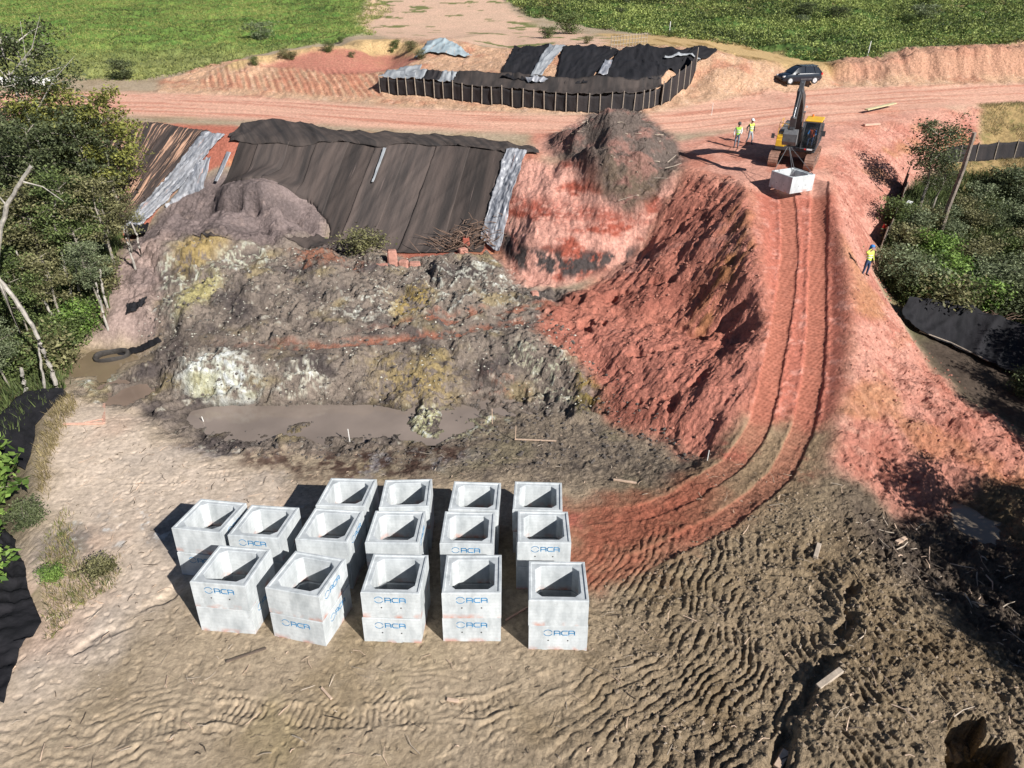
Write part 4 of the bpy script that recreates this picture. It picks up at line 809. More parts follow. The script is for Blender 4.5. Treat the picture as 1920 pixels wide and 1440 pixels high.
for p_, wd, lbl in (([(1722,628),(1781,650),(1850,684)], .04, 'thin pale pole along the lower edge of the wide black fabric sheet'),):
    m = MB(); q = GP(p_); m.tube([(a, b, c+.25) for a, b, c in q], wd, 6); tag(m.build('pole', WOOD), lbl, 'pole')

# ------------------------------------------------------------------ precast concrete boxes
CONC = new_mat('precast_concrete', .8, spec=.25); _b = CONC.node_tree.nodes['Principled BSDF']
tc = nd(CONC, 'ShaderNodeTexCoord'); oi = nd(CONC, 'ShaderNodeObjectInfo'); va = nd(CONC, 'ShaderNodeVectorMath', operation='MULTIPLY_ADD'); va.inputs[1].default_value = (1, 1, 1)
cmb = nd(CONC, 'ShaderNodeCombineXYZ'); rm = nd(CONC, 'ShaderNodeMath', operation='MULTIPLY'); rm.inputs[1].default_value = 40; lk(CONC, oi.outputs['Random'], rm.inputs[0])
for i_ in range(3): lk(CONC, rm.outputs[0], cmb.inputs[i_])
lk(CONC, tc.outputs['Object'], va.inputs[0]); lk(CONC, cmb.outputs[0], va.inputs[2])
mp = nd(CONC, 'ShaderNodeMapping'); mp.inputs['Scale'].default_value = (1.6, 1.6, .7); lk(CONC, va.outputs[0], mp.inputs[0])
n_ = nd(CONC, 'ShaderNodeTexNoise'); n_.inputs['Scale'].default_value = 1.6; n_.inputs['Detail'].default_value = 8; n_.inputs['Roughness'].default_value = .62; lk(CONC, mp.outputs[0], n_.inputs['Vector'])
r_ = nd(CONC, 'ShaderNodeValToRGB'); e = r_.color_ramp.elements; e[0].position = .30; e[0].color = (.35, .375, .385, 1); e[1].position = .63; e[1].color = (.575, .60, .605, 1); lk(CONC, n_.outputs['Fac'], r_.inputs[0])
sx = nd(CONC, 'ShaderNodeSeparateXYZ'); lk(CONC, tc.outputs['Object'], sx.inputs[0])
# mud along the bottom edge and inside
zr = nd(CONC, 'ShaderNodeMapRange'); zr.inputs['From Min'].default_value = .22; zr.inputs['From Max'].default_value = 0.0; lk(CONC, sx.outputs['Z'], zr.inputs['Value'])
n2_ = nd(CONC, 'ShaderNodeTexNoise'); n2_.inputs['Scale'].default_value = 2.2; n2_.inputs['Detail'].default_value = 6; lk(CONC, va.outputs[0], n2_.inputs['Vector'])
mu = nd(CONC, 'ShaderNodeMath', operation='MULTIPLY'); lk(CONC, zr.outputs[0], mu.inputs[0]); q_ = nd(CONC, 'ShaderNodeMapRange'); q_.inputs['From Min'].default_value = .48; q_.inputs['From Max'].default_value = .64; lk(CONC, n2_.outputs['Fac'], q_.inputs['Value']); lk(CONC, q_.outputs[0], mu.inputs[1])
mx = nd(CONC, 'ShaderNodeMixRGB'); mx.inputs['Color2'].default_value = (.50, .20, .13, 1); lk(CONC, mu.outputs[0], mx.inputs['Fac']); lk(CONC, r_.outputs[0], mx.inputs['Color1'])
# pin holes
vo = nd(CONC, 'ShaderNodeTexVoronoi'); vo.inputs['Scale'].default_value = 9; lk(CONC, va.outputs[0], vo.inputs['Vector']); q2 = nd(CONC, 'ShaderNodeMapRange'); q2.inputs['From Min'].default_value = .10; q2.inputs['From Max'].default_value = .03; q2.inputs['To Max'].default_value = .5; lk(CONC, vo.outputs['Distance'], q2.inputs['Value'])
mx2 = nd(CONC, 'ShaderNodeMixRGB'); mx2.inputs['Color2'].default_value = (.22, .21, .20, 1); lk(CONC, q2.outputs[0], mx2.inputs['Fac']); lk(CONC, mx.outputs[0], mx2.inputs['Color1']); wv = nd(CONC, 'ShaderNodeTexWave'); wv.bands_direction = 'Z'; wv.inputs['Scale'].default_value = 2.4; wv.inputs['Distortion'].default_value = .5; wv.inputs['Detail'].default_value = 2; lk(CONC, va.outputs[0], wv.inputs['Vector'])
q3 = nd(CONC, 'ShaderNodeMapRange'); q3.inputs['From Min'].default_value = .93; q3.inputs['From Max'].default_value = 1.0; q3.inputs['To Max'].default_value = .22; lk(CONC, wv.outputs['Fac'], q3.inputs['Value'])
n6 = nd(CONC, 'ShaderNodeTexNoise'); n6.inputs['Scale'].default_value = 4.5; n6.inputs['Detail'].default_value = 8; n6.inputs['Roughness'].default_value = .7; lk(CONC, va.outputs[0], n6.inputs['Vector']); q6 = nd(CONC, 'ShaderNodeMapRange'); q6.inputs['From Min'].default_value = .54; q6.inputs['From Max'].default_value = .70; q6.inputs['To Max'].default_value = .45; lk(CONC, n6.outputs['Fac'], q6.inputs['Value'])
ad = nd(CONC, 'ShaderNodeMath', operation='MAXIMUM'); lk(CONC, q3.outputs[0], ad.inputs[0]); lk(CONC, q6.outputs[0], ad.inputs[1])
mx3 = nd(CONC, 'ShaderNodeMixRGB'); mx3.inputs['Color2'].default_value = (.30, .31, .31, 1); lk(CONC, ad.outputs[0], mx3.inputs['Fac']); lk(CONC, mx2.outputs[0], mx3.inputs['Color1']); lk(CONC, mx3.outputs[0], _b.inputs['Base Color'])
bp_ = nd(CONC, 'ShaderNodeBump'); bp_.inputs['Strength'].default_value = .35; bp_.inputs['Distance'].default_value = .012; n4_ = nd(CONC, 'ShaderNodeTexNoise'); n4_.inputs['Scale'].default_value = 9; n4_.inputs['Detail'].default_value = 6; lk(CONC, va.outputs[0], n4_.inputs['Vector']); lk(CONC, n4_.outputs['Fac'], bp_.inputs['Height']); lk(CONC, bp_.outputs[0], _b.inputs['Normal'])
LOGO = noise_mat('blue_paint', (.05, .22, .42), .25, 6, .6, 0)
DARKH = noise_mat('dark_hole', (.035, .033, .03), .2, 6, .9, 0)
BW, BH = 1.8, 1.0
def ring(h, z, ch):
    """12 points: a square of half side h with corner cut ch (ch=0: plain corner)"""
    P = []
    for sx_, sy_ in ((-1, -1), (1, -1), (1, 1), (-1, 1)):
        c = ch if ch else .16
        A = (sx_*h, sy_*(h-c)); B = (sx_*(h-c), sy_*h); K = (sx_*h, sy_*h) if not ch else ((A[0]+B[0])/2, (A[1]+B[1])/2)
        seq = [A, K, B] if sx_*sy_ > 0 else [B, K, A]
        P += [(q[0], q[1], z) for q in seq]
    return P
def box_mesh():
    m = MB(); h = BW/2; rng = random.Random(5)
    R = [ring(h-.012, 0, 0), ring(h, .015, 0), ring(h, BH-.015, 0), ring(h-.014, BH, 0), ring(h-.075, BH, 0), ring(h-.095, BH-.035, 0), ring(h-.205, BH-.035, .19), ring(h-.22, BH-.05, .19), ring(h-.205, .04, .19), ring(h-.195, 0, .19)]
    V = [q for r in R for q in r]; F = []
    for i in range(len(R)):
        j = (i+1) % len(R)
        for k in range(12): F.append((i*12+k, i*12+(k+1) % 12, j*12+(k+1) % 12, j*12+k))
    m.add(V, F); return m
_bm = box_mesh(); _bo = _bm.build('concrete_box', CONC); BOXME = _bo.data; bpy.data.objects.remove(_bo)
BOXME.polygons.foreach_set('use_smooth', [False]*len(BOXME.polygons))
def strip(m, pts, w=.026, y=-.004):
    """flat lettering stroke in the xz plane"""
    for a, b in zip(pts[:-1], pts[1:]):
        dx, dz = b[0]-a[0], b[1]-a[1]; l = math.hypot(dx, dz); nx, nz = -dz/l*w/2, dx/l*w/2; ex, ez = dx/l*w*.35, dz/l*w*.35
        q = [(a[0]+nx-ex, a[1]+nz-ez), (a[0]-nx-ex, a[1]-nz-ez), (b[0]-nx+ex, b[1]-nz+ez), (b[0]+nx+ex, b[1]+nz+ez)]
        m.add([(p_[0], y, p_[1]) for p_ in q]+[(p_[0], .002, p_[1]) for p_ in q], [(0, 1, 2, 3), (0, 4, 5, 1), (1, 5, 6, 2), (2, 6, 7, 3), (3, 7, 4, 0)])
def logo_meshes():
    r = .098   # broken ring emblem
    ems = []
    for a0, a1 in ((20, 160), (200, 340)):
        m = MB(); strip(m, [(-.30+r*1.1*math.cos(math.radians(t)), r*math.sin(math.radians(t))) for t in np.linspace(a0, a1, 10)], .017); ems.append(m.build('emblem_arc', LOGO))
    ls_ = []; l = MB(); hh = .068; w = .072
    for c in (-.065, .305):
        l = MB(); ls_.append(l); strip(l, [(c-w, -hh), (c-w, hh), (c+w*.55, hh), (c+w, hh*.55), (c+w, -hh)]); strip(l, [(c-w, -.008), (c+w, -.008)])
    c = .12; l = MB(); ls_.append(l); strip(l, [(c+w, hh), (c-w*.55, hh), (c-w, hh*.55), (c-w, -hh*.55), (c-w*.55, -hh), (c+w, -hh)])
    out = []
    for nm, ob in [('emblem_arc', e_) for e_ in ems]+[('letter', q.build('letter', LOGO)) for q in ls_]: out.append((nm, ob.data)); bpy.data.objects.remove(ob)
    return out
LOGOS = logo_meshes()
_hm = MB(); _hm.cyl((0, -.002, 0), .024, .008, 'y', 10); _ho = _hm.build('lifting_hole', DARKH); HOME = _ho.data; bpy.data.objects.remove(_ho)
def concrete_box(loc, rz, label, faces='', holes='', group='stacked concrete boxes', tilt=None):
    o = bpy.data.objects.new('concrete_box', BOXME); COL.objects.link(o); o.location = loc
    q = Matrix.Rotation(rz, 3, 'Z')
    if tilt is not None: q = Vector((0, 0, 1)).rotation_difference(Vector(tilt)).to_matrix() @ q
    o.rotation_euler = q.to_euler(); tag(o, label, 'concrete box', group)
    ang = {'f': 0, 'r': math.pi/2, 'l': -math.pi/2}
    for f in faces:
        j = random.uniform(-.08, .06); up_ = .72 if f == 'f' else .70; a = ang[f]
        for nm, me in LOGOS:
            c = bpy.data.objects.new(nm, me); COL.objects.link(c); c.parent = o; c.scale = (1.2, 1, 1.2); v = Matrix.Rotation(a, 3, 'Z') @ Vector((j, -BW/2-.0015, up_)); c.location = v; c.rotation_euler = (0, random.uniform(-.02, .02), a)
    for f in holes:
        a = ang[f]
        for sx_ in (-1, 1):
            c = bpy.data.objects.new('lifting_hole', HOME); COL.objects.link(c); c.parent = o; c.location = Matrix.Rotation(a, 3, 'Z') @ Vector((sx_*.30, -BW/2, .42)); c.rotation_euler = (0, 0, a)
    return o
STACKS = [ # top front-left, top front-right (px), upper faces, upper holes, lower faces, lower holes, where
    ((350,1104.8),(458.3,1115.6),'f','f','r','','leftmost front-row stack'),
    ((492.6,1114.8),(591.6,1135.4),'r','','fr','','second front-row stack from the left'),
    ((672.7,1124.9),(781.9,1128),'f','f','f','f','middle front-row stack'),
    ((826.2,1128.5),(939.7,1128),'f','f','f','f','fourth front-row stack from the left'),
    ((991.1,1142),(1106.4,1143.9),'','','f','f','rightmost front-row stack'),
    ((315.8,1001.9),(398.2,1011.9),'r','','f','','leftmost middle-row stack'),
    ((421.9,1015.9),(519,1023.8),'f','','','','second middle-row stack from the left'),
    ((550.7,1022.5),(644.3,1030.4),'r','','','','third middle-row stack from the left'),
    ((681.6,1029.9),(782.7,1031),'r','','','','fourth middle-row stack from the left'),
    ((821.5,1031.7),(925.2,1032.5),'f','','','','fifth middle-row stack from the left'),
    ((969.2,1031),(1068.4,1031.7),'f','f','','','rightmost middle-row stack'),
    ((590.2,957.3),(681.3,961.8),'f','','','','leftmost back-row stack'),
    ((708.3,963.1),(797.2,960.5),'f','','','','second back-row stack from the left'),
    ((838.1,965.8),(933.1,968.4),'f','','','','third back-row stack from the left'),
    ((960.8,965),(1053.9,968.4),'','','','','rightmost back-row stack')]
for a, b, uf, uh, lf, lh, where in STACKS:
    z = 3.4
    for _ in range(6):
        A = np.array(W(*a, z)); B = np.array(W(*b, z)); d = (B-A)[:2]; d /= np.linalg.norm(d); rz = math.atan2(d[1], d[0]); c = A[:2]+d*BW/2+np.array([-d[1], d[0]])*BW/2
        gx_, gy_ = c; zg = float(np.mean(HB(np.array([gx_-.7, gx_+.7, gx_, gx_]), np.array([gy_, gy_, gy_-.7, gy_+.7])))); z = zg+2*BH+.01
    e_ = 2.0; tx = float(HB(gx_+e_, gy_)-HB(gx_-e_, gy_))/(2*e_); ty = float(HB(gx_, gy_+e_)-HB(gx_, gy_-e_))/(2*e_); N_ = Vector((-tx*.8, -ty*1.0, 1)).normalized()
    j = random.uniform; look_u = {'f': 'lettering on front', 'r': 'lettering on right side', 'fr': 'lettering on two sides', '': 'no lettering'}
    lower = concrete_box(Vector((gx_, gy_, zg-.03))+Vector((j(-.03, .03), j(-.03, .03), 0)), rz+j(-.02, .02), 'bottom concrete box of the %s, %s' % (where, look_u[lf]), lf, lh, tilt=N_)
    upper = concrete_box(Vector((gx_, gy_, zg-.03))+N_*(BH+.012), rz, 'top concrete box of the %s, %s' % (where, look_u[uf]), uf, uh, tilt=N_)
# ------------------------------------------------------------------ excavator
YEL = noise_mat('machine_yellow', (.72, .42, .035), .12, 3, .45, .05, spec=.4)
DGREY = noise_mat('machine_dark_grey', (.055, .055, .06), .25, 4, .55, .1, spec=.4)
MGREY = noise_mat('machine_mid_grey', (.13, .13, .135), .25, 4, .5, .1, spec=.4)
RUSTY = noise_mat('muddy_steel', (.33, .19, .14), .35, 5, .75, .3)
CHROME = new_mat('cylinder_rod', .25, (.6, .6, .6), metal=.9)
GLASS = new_mat('dark_glass', .06, (.02, .025, .03), .6)
_gb = GLASS.node_tree.nodes['Principled BSDF']; _gb.inputs['Alpha'].default_value = .45
WHITEP = noise_mat('white_paint', (.75, .75, .75), .06, 3, .5, 0); REDP = noise_mat('red_paint', (.55, .03, .03), .1, 3, .4, 0); RUB = noise_mat('black_rubber', (.03, .03, .032), .2, 5, .7, 0)
EX = empty('excavator', (19.55, 48.4, ht(19.55, 48.4)+.02), math.radians(-27), 'yellow and dark grey tracked excavator with raised boom at the top of the ramp', 'excavator')
def part(m, name, mat, parent=EX, **k):
    return m.build(name, mat, parent, **k)
for sx_ in (-1, 1):
    cx = sx_*1.15; L, Hh = 2.05, .44; tr = MB(); path = []
    n = 56; per = 2*(2*(L-Hh))+2*math.pi*Hh
    for i in range(n):
        s_ = i/n*per; a = 2*(L-Hh)
        if s_ < a: y, z, an = -(L-Hh)+s_, 0.0, 0
        elif s_ < a+math.pi*Hh: t = (s_-a)/Hh; y, z, an = (L-Hh)+Hh*math.sin(t), Hh-Hh*math.cos(t), t
        elif s_ < 2*a+math.pi*Hh: y, z, an = (L-Hh)-(s_-a-math.pi*Hh), 2*Hh, math.pi
        else: t = (s_-2*a-math.pi*Hh)/Hh; y, z, an = -(L-Hh)-Hh*math.sin(t), Hh+Hh*math.cos(t), math.pi+t
        tr.box((cx, y, z+.02), (.62, per/n*.88, .05), 0, 0, an); tr.box((cx, y-.03*math.sin(an)*0, z+.02-.035*math.cos(an)*1), (.60, .025, .05), 0, 0, an)
    o = part(tr, 'track_shoes', RUSTY); o['kind'] = 'stuff'
    fr = MB(); fr.box((cx, 0, .46), (.40, 3.1, .5)); fr.cyl((cx, -1.6, .46), .36, .34, 'x', 18); fr.cyl((cx, 1.6, .46), .36, .34, 'x', 18)
    for k in range(7): fr.cyl((cx, -1.2+k*.4, .14), .11, .36, 'x', 10)
    part(fr, 'track_frame', DGREY, bevel=.02)
m = MB(); m.box((0, 0, .72), (1.9, 1.5, .35), taper=(.7, .8)); m.cyl((0, 0, .98), .62, .18, 'z', 24); part(m, 'undercarriage', RUSTY, bevel=.02)
m = MB(); m.box((0, .35, 1.18), (2.55, 3.5, .26)); part(m, 'deck', DGREY, bevel=.03)
prof = [(2.1, 1.1), (2.72, 1.2), (2.86, 1.5), (2.84, 2.0), (2.7, 2.25), (2.1, 2.25)]
m = MB(); m.prism(prof, -1.28, 1.28); part(m, 'counterweight', DGREY, bevel=.04)
m = MB(); m.box((-.1, 1.45, 1.78), (2.3, 1.3, .95)); part(m, 'engine_hood', MGREY, bevel=.05)
m = MB(); m.cyl((-.75, 1.2, 2.45), .075, .45, 'z', 10); m.cyl((-.75, 1.2, 2.72), .09, .12, 'z', 10); part(m, 'exhaust', DGREY)
m = MB(); m.box((-.92, -.35, 1.62), (.72, 1.9, .62)); part(m, 'tank_panel', YEL, bevel=.04)
m = MB(); m.box((-.92, -.15, 2.05), (.70, 1.4, .25)); part(m, 'tool_box', MGREY, bevel=.03)
m = MB(); m.box((-.98, -1.36, 1.48), (.58, .10, .42)); part(m, 'front_panel', YEL, bevel=.02)
m = MB()
for y in (-1.3, .5): m.tube([(-1.24, y, 1.9), (-1.24, y, 2.75)], .018, 5)
m.tube([(-1.24, -1.3, 2.75), (-1.24, .5, 2.75)], .018, 5); m.tube([(-1.24, -1.3, 2.35), (-1.24, .5, 2.35)], .018, 5); m.tube([(-.65, -1.3, 1.9), (-.65, -1.3, 2.7), (-1.24, -1.3, 2.75)], .018, 5); part(m, 'handrail', YEL)
# cab on the +x side
cabx0, cabx1, cy0, cy1, cz0, cz1 = .32, 1.30, -1.55, .30, 1.25, 2.98
fr = MB()
for x in (cabx0+.03, cabx1-.03):
    fr.tube([(x, cy0+.05, cz0), (x, cy0+.02, 2.1), (x, cy0+.28, cz1-.05)], .045, 6); fr.tube([(x, cy1, cz0), (x, cy1, cz1)], .05, 6); fr.tube([(x, -.5, cz0), (x, -.5, cz1)], .035, 6)
    fr.tube([(x, cy0+.05, cz0+.05), (x, cy1, cz0+.05)], .06, 6); fr.tube([(x, cy0+.28, cz1-.05), (x, cy1, cz1-.05)], .05, 6)
fr.tube([(cabx0, cy0+.05, cz0+.05), (cabx1, cy0+.05, cz0+.05)], .06, 6); fr.tube([(cabx0, cy0+.28, cz1-.05), (cabx1, cy0+.28, cz1-.05)], .05, 6); fr.box(((cabx0+cabx1)/2, cy1, 2.0), (.95, .06, 1.5)); fr.box(((cabx0+cabx1)/2, -.6, 1.28), (.94, 1.8, .06))
cab = part(fr, 'cab', DGREY)
def subpart(m, name, mat, par, **k): return m.build(name, mat, par, **k)
m = MB(); m.box(((cabx0+cabx1)/2, -.48, cz1+.03), (1.06, 1.66, .10)); subpart(m, 'cab_roof', YEL, cab, bevel=.03)
m = MB(); m.add([(cabx0+.06, cy0+.02, cz0+.08), (cabx1-.06, cy0+.02, cz0+.08), (cabx1-.06, cy0, 2.1), (cabx0+.06, cy0, 2.1)], [(0, 1, 2, 3)]); m.add([(cabx0+.06, cy0, 2.12), (cabx1-.06, cy0, 2.12), (cabx1-.06, cy0+.26, cz1-.08), (cabx0+.06, cy0+.26, cz1-.08)], [(0, 1, 2, 3)]); subpart(m, 'windscreen', GLASS, cab)
for nm, x in (('side_window', cabx1-.01), ('side_window', cabx0+.01)):
    m = MB(); m.add([(x, cy0+.1, cz0+.1), (x, cy1-.05, cz0+.1), (x, cy1-.05, cz1-.1), (x, cy0+.3, cz1-.1)], [(0, 1, 2, 3)]); subpart(m, nm, GLASS, cab)
m = MB(); m.box((.81, -.25, 1.65), (.5, .5, .16)); m.box((.81, .05, 2.0), (.5, .14, .75)); subpart(m, 'seat', DGREY, cab, bevel=.03)
m = MB(); m.tube([(1.3, -1.4, 2.5), (1.55, -1.5, 2.45)], .02, 5); m.box((1.58, -1.5, 2.35), (.22, .05, .34)); part(m, 'mirror', DGREY); m = MB(); m.tube([(-1.25, -1.4, 1.9), (-1.48, -1.55, 2.0)], .02, 5); m.box((-1.5, -1.56, 1.95), (.2, .05, .3)); part(m, 'mirror', DGREY)
m = MB(); m.box((.95, -1.62, 1.30), (.34, .02, .09)); part(m, 'name_plate', WHITEP)
m = MB(); m.box((.68, -1.62, 1.30), (.12, .02, .09)); part(m, 'badge', REDP)
m = MB(); m.cyl((.6, .1, 3.14), .06, .12, 'z', 10); part(m, 'beacon', noise_mat('orange_plastic', (.8, .2, .03), .1, 3, .4, 0))
# boom in its own plane (x = -.1), y forward negative
def plate(m, pts, x0, x1): m.prism(pts, x0, x1)
bx0, bx1 = -.30, .06; bxc = (bx0+bx1)/2

m = MB(); plate(m, [(-.25, 1.40), (-.60, 1.50), (-1.42, 3.30), (-2.05, 3.95), (-3.95, 4.92), (-4.10, 5.10), (-3.92, 5.30), (-1.95, 4.67), (-1.15, 4.0), (-.15, 1.85)], bx0, bx1); part(m, 'boom', DGREY, bevel=.02)
m = MB()
for x in (bx0-.02, bx1+.02): plate(m, [(-.1, 1.3), (-.75, 1.3), (-.55, 1.95), (-.15, 1.95)], x-.03, x+.03)
part(m, 'boom_bracket', MGREY)
def cylinder(name, a, b, x, r=.085, par=EX):
    A = Vector((x, *a)); B = Vector((x, *b)); Mi = A+(B-A)*.58; m = MB(); m.tube([A, Mi], r, 12); m.cyl(tuple(A), r*.9, r*1.6, 'x', 10); o = m.build(name, DGREY, par, smooth=True); q = MB(); q.tube([Mi, B], r*.55, 10); q.cyl(tuple(B), r*.8, r*1.5, 'x', 10); q.build('rod', CHROME, o, smooth=True)
for x in (bx0-.13, bx1+.13): cylinder('lift_cylinder', (-.95, 1.38), (-1.75, 3.6), x)
cylinder('stick_cylinder', (-1.45, 4.5), (-3.75, 5.62), bxc, .075)
m = MB()
for dx in (-.06, 0, .06): m.tube([(bxc+dx, -.2, 2.0), (bxc+dx, -1.1, 4.2), (bxc+dx, -2.0, 4.78), (bxc+dx, -3.6, 5.35)], .022, 5)
part(m, 'hydraulic_hoses', RUB)
m = MB(); m.box((bxc+.34, -1.5, 3.9), (.10, .08, .10)); part(m, 'work_light', WHITEP); m = MB(); m.box((bxc-.34, -1.5, 3.9), (.10, .08, .10)); part(m, 'work_light', WHITEP)
m = MB(); plate(m, [(-3.55, 5.65), (-3.70, 5.75), (-4.15, 5.20), (-4.62, 3.0), (-4.42, 2.95), (-3.92, 4.6), (-3.75, 4.95)], bxc-.14, bxc+.14); part(m, 'stick', DGREY, bevel=.02)
cylinder('bucket_cylinder', (-4.15, 5.15), (-4.78, 3.75), bxc, .06)
m = MB(); plate(m, [(-4.78, 3.70), (-4.70, 3.80), (-4.42, 3.05), (-4.52, 3.0)], bxc-.18, bxc+.18); part(m, 'bucket_link', MGREY)
# bucket curled under the stick
bk = MB(); out = [(-4.55, 3.05), (-4.75, 2.75), (-4.70, 2.30), (-4.35, 2.02), (-3.90, 2.08)]; inn = [(-4.45, 2.98), (-4.62, 2.72), (-4.58, 2.37), (-4.32, 2.13), (-3.92, 2.15)]
bw = .40
bk.prism(out+inn[::-1], bxc-bw, bxc+bw)
for x in (-bw, bw): bk.prism([(-4.50, 3.05), (-4.75, 2.75), (-4.70, 2.30), (-4.35, 2.02), (-3.90, 2.08), (-4.30, 2.95)], bxc+x-.02, bxc+x+.02)
bko = part(bk, 'bucket', MGREY)
for k in range(5): t = MB(); t.box((bxc-.34+k*.17, -3.84, 2.11), (.09, .18, .06)); t.build('tooth', DGREY, bko)
# ------------------------------------------------------------------ hung box with slings
_c = W(1480, 364, 7.72); HC = Vector((_c[0]+1.27*.35, _c[1]+1.27*.93, 7.72))
concrete_box(HC, math.radians(24.4), 'single concrete box hanging on slings in front of the excavator, no lettering', '', 'lf', group=None)
bpy.context.view_layer.update()
hook = EX.matrix_world @ Vector((bxc, -4.3, 2.05))
m = MB(); RB = Matrix.Rotation(math.radians(24.4), 3, 'Z')
for q in ((-.8, -.8), (.8, -.8), (.8, .8), (-.8, .8)): m.tube([hook, HC+RB @ Vector((q[0], q[1], BH))], .018, 5)
m.tube([hook+Vector((0, 0, .25)), hook], .05, 6); tag(m.build('lifting_sling', MGREY), 'thin steel slings running from the excavator bucket down to the hanging box', 'lifting sling')

# ------------------------------------------------------------------ people
SKIN = noise_mat('skin', (.36, .2, .13), .08, 5, .6, 0); HAIR = noise_mat('dark_hair', (.02, .016, .012), .2, 9, .7, 0)
def pmat(n, c): return noise_mat(n, c, .12, 4, .85, .15, 30)
JEANS = pmat('dark_jeans', (.035, .06, .12)); GREYP = pmat('grey_trousers', (.34, .36, .38)); BLUEG = pmat('grey_blue_trousers', (.16, .19, .23)); LIME = pmat('lime_vest', (.42, .78, .10)); YLIME = pmat('yellow_green_vest', (.62, .82, .12)); WHS = pmat('white_shirt', (.66, .70, .70)); BLKC = pmat('black_shirt', (.03, .03, .035)); BLUEC = pmat('blue_cloth', (.05, .22, .55)); ORNG = pmat('orange_vest', (.8, .15, .04)); YSH = pmat('yellow_shirt', (.62, .66, .12)); BOOT = pmat('dark_boots', (.04, .03, .025)); REFL = noise_mat('reflective_tape', (.75, .77, .75), .05, 3, .3, 0)
def person(loc, rz, label, J, mats, head='helmet', hcol=None, scale=1.0, parent=None, seated=False):
    """J: joint name -> position (metres, figure facing -y); mats: torso, arms, legs"""
    root = empty('person', loc, rz, label, 'person'); root.scale = (scale,)*3
    chain = [('pelvis', None, .135), ('waist', 'pelvis', .125), ('chest', 'waist', .155), ('neckb', 'chest', .085), ('neck', 'neckb', .058), ('jaw', 'neck', .075), ('skull', 'jaw', .098), ('crown', 'skull', .075)]
    for s_ in 'lr': chain += [('sh'+s_, 'chest', .070), ('el'+s_, 'sh'+s_, .048), ('wr'+s_, 'el'+s_, .032), ('pa'+s_, 'wr'+s_, .038), ('hi'+s_, 'pelvis', .100), ('kn'+s_, 'hi'+s_, .068), ('an'+s_, 'kn'+s_, .048), ('he'+s_, 'an'+s_, .045), ('to'+s_, 'he'+s_, .038)]
    J = dict(J)
    for s_, sg in (('l', 1), ('r', -1)):
        w_, e_ = Vector(J['wr'+s_]), Vector(J['el'+s_]); d = (w_-e_).normalized(); J['pa'+s_] = tuple(w_+d*.075)
        a = Vector(J['an'+s_]); f = Vector(J.get('ft'+s_, (0, -1, 0))); J['he'+s_] = tuple(a+Vector((0, 0, -.045))-f*-.02); J['to'+s_] = tuple(a+f*.19+Vector((0, 0, -.05)))
        side = d.cross(Vector((0, 1, 0))).normalized()
        for k, (off, ln) in enumerate(((-.032, .07), (-.011, .082), (.011, .078), (.030, .060))):
            b0 = Vector(J['pa'+s_])+d*.02+side*off; chain += [('f%d%s' % (k, s_), 'pa'+s_, .011), ('g%d%s' % (k, s_), 'f%d%s' % (k, s_), .009)]; J['f%d%s' % (k, s_)] = tuple(b0+d*ln*.5); J['g%d%s' % (k, s_)] = tuple(b0+d*ln+Vector((0, -.02, 0)))
        chain += [('th'+s_, 'pa'+s_, .012), ('ti'+s_, 'th'+s_, .010)]; b0 = Vector(J['pa'+s_])-side*.045; J['th'+s_] = tuple(b0+d*.0); J['ti'+s_] = tuple(b0-side*.012+d*.04)
    names = [c[0] for c in chain]; V = [J[n] for n in names]; E = [(names.index(c[1]), i) for i, c in enumerate(chain) if c[1]]
    me = bpy.data.meshes.new('body'); me.from_pydata(V, E, []); o = bpy.data.objects.new('body', me); COL.objects.link(o)
    sk = o.modifiers.new('skin', 'SKIN'); sk.use_smooth_shade = True
    for i, c in enumerate(chain): me.skin_vertices[0].data[i].radius = (c[2], c[2]*(.78 if c[0] in ('waist', 'chest', 'pelvis') else 1)); me.skin_vertices[0].data[i].use_root = (i == 0)
    if 'chest' in names: me.skin_vertices[0].data[2].radius = (.17, .12)
    sb = o.modifiers.new('sub', 'SUBSURF'); sb.levels = 1; sb.render_levels = 1
    dg = bpy.context.evaluated_depsgraph_get(); ev = o.evaluated_get(dg); me2 = bpy.data.meshes.new_from_object(ev); me2.name = 'body'
    bpy.data.objects.remove(o); me2.materials.clear()
    torso, arms, legs = mats; lib = [torso, arms, legs, SKIN, BOOT, REFL]
    for m_ in lib: me2.materials.append(m_)
    seg = [(Vector(J[c[1]]), Vector(J[c[0]]), c[0]) for c in chain if c[1]]
    for p_ in me2.polygons:
        c = p_.center; best = min(seg, key=lambda s_: (lambda t: (c-(s_[0]+(s_[1]-s_[0])*t)).length)(max(0, min(1, (c-s_[0]).dot(s_[1]-s_[0])/max(1e-9, (s_[1]-s_[0]).length_squared)))))[2]
        k = 0
        if best[:2] in ('el', 'wr'): k = 1
        elif best[:2] in ('pa', 'th', 'ti') or (best[0] in 'fg' and best[1].isdigit()): k = 3
        elif best[:2] in ('kn', 'an') or best[:2] == 'hi': k = 2
        elif best[:2] in ('he', 'to'): k = 4
        elif best in ('neck', 'jaw', 'skull', 'crown'): k = 3
        elif best in ('waist',) : k = 0
        p_.material_index = k; p_.use_smooth = True
    b = bpy.data.objects.new('body', me2); COL.objects.link(b); b.parent = root
    H_ = Vector(J['skull']); f = MB(); f.box((H_.x, H_.y-.105, H_.z-.015), (.03, .04, .045), taper=(.5, .6)); f.build('nose', SKIN, root)
    e_ = MB()
    for x in (-.035, .035): e_.box((H_.x+x, H_.y-.094, H_.z+.012), (.024, .01, .012))
    e_.box((H_.x, H_.y-.088, H_.z-.055), (.045, .012, .010)); e_.build('face_features', HAIR, root)
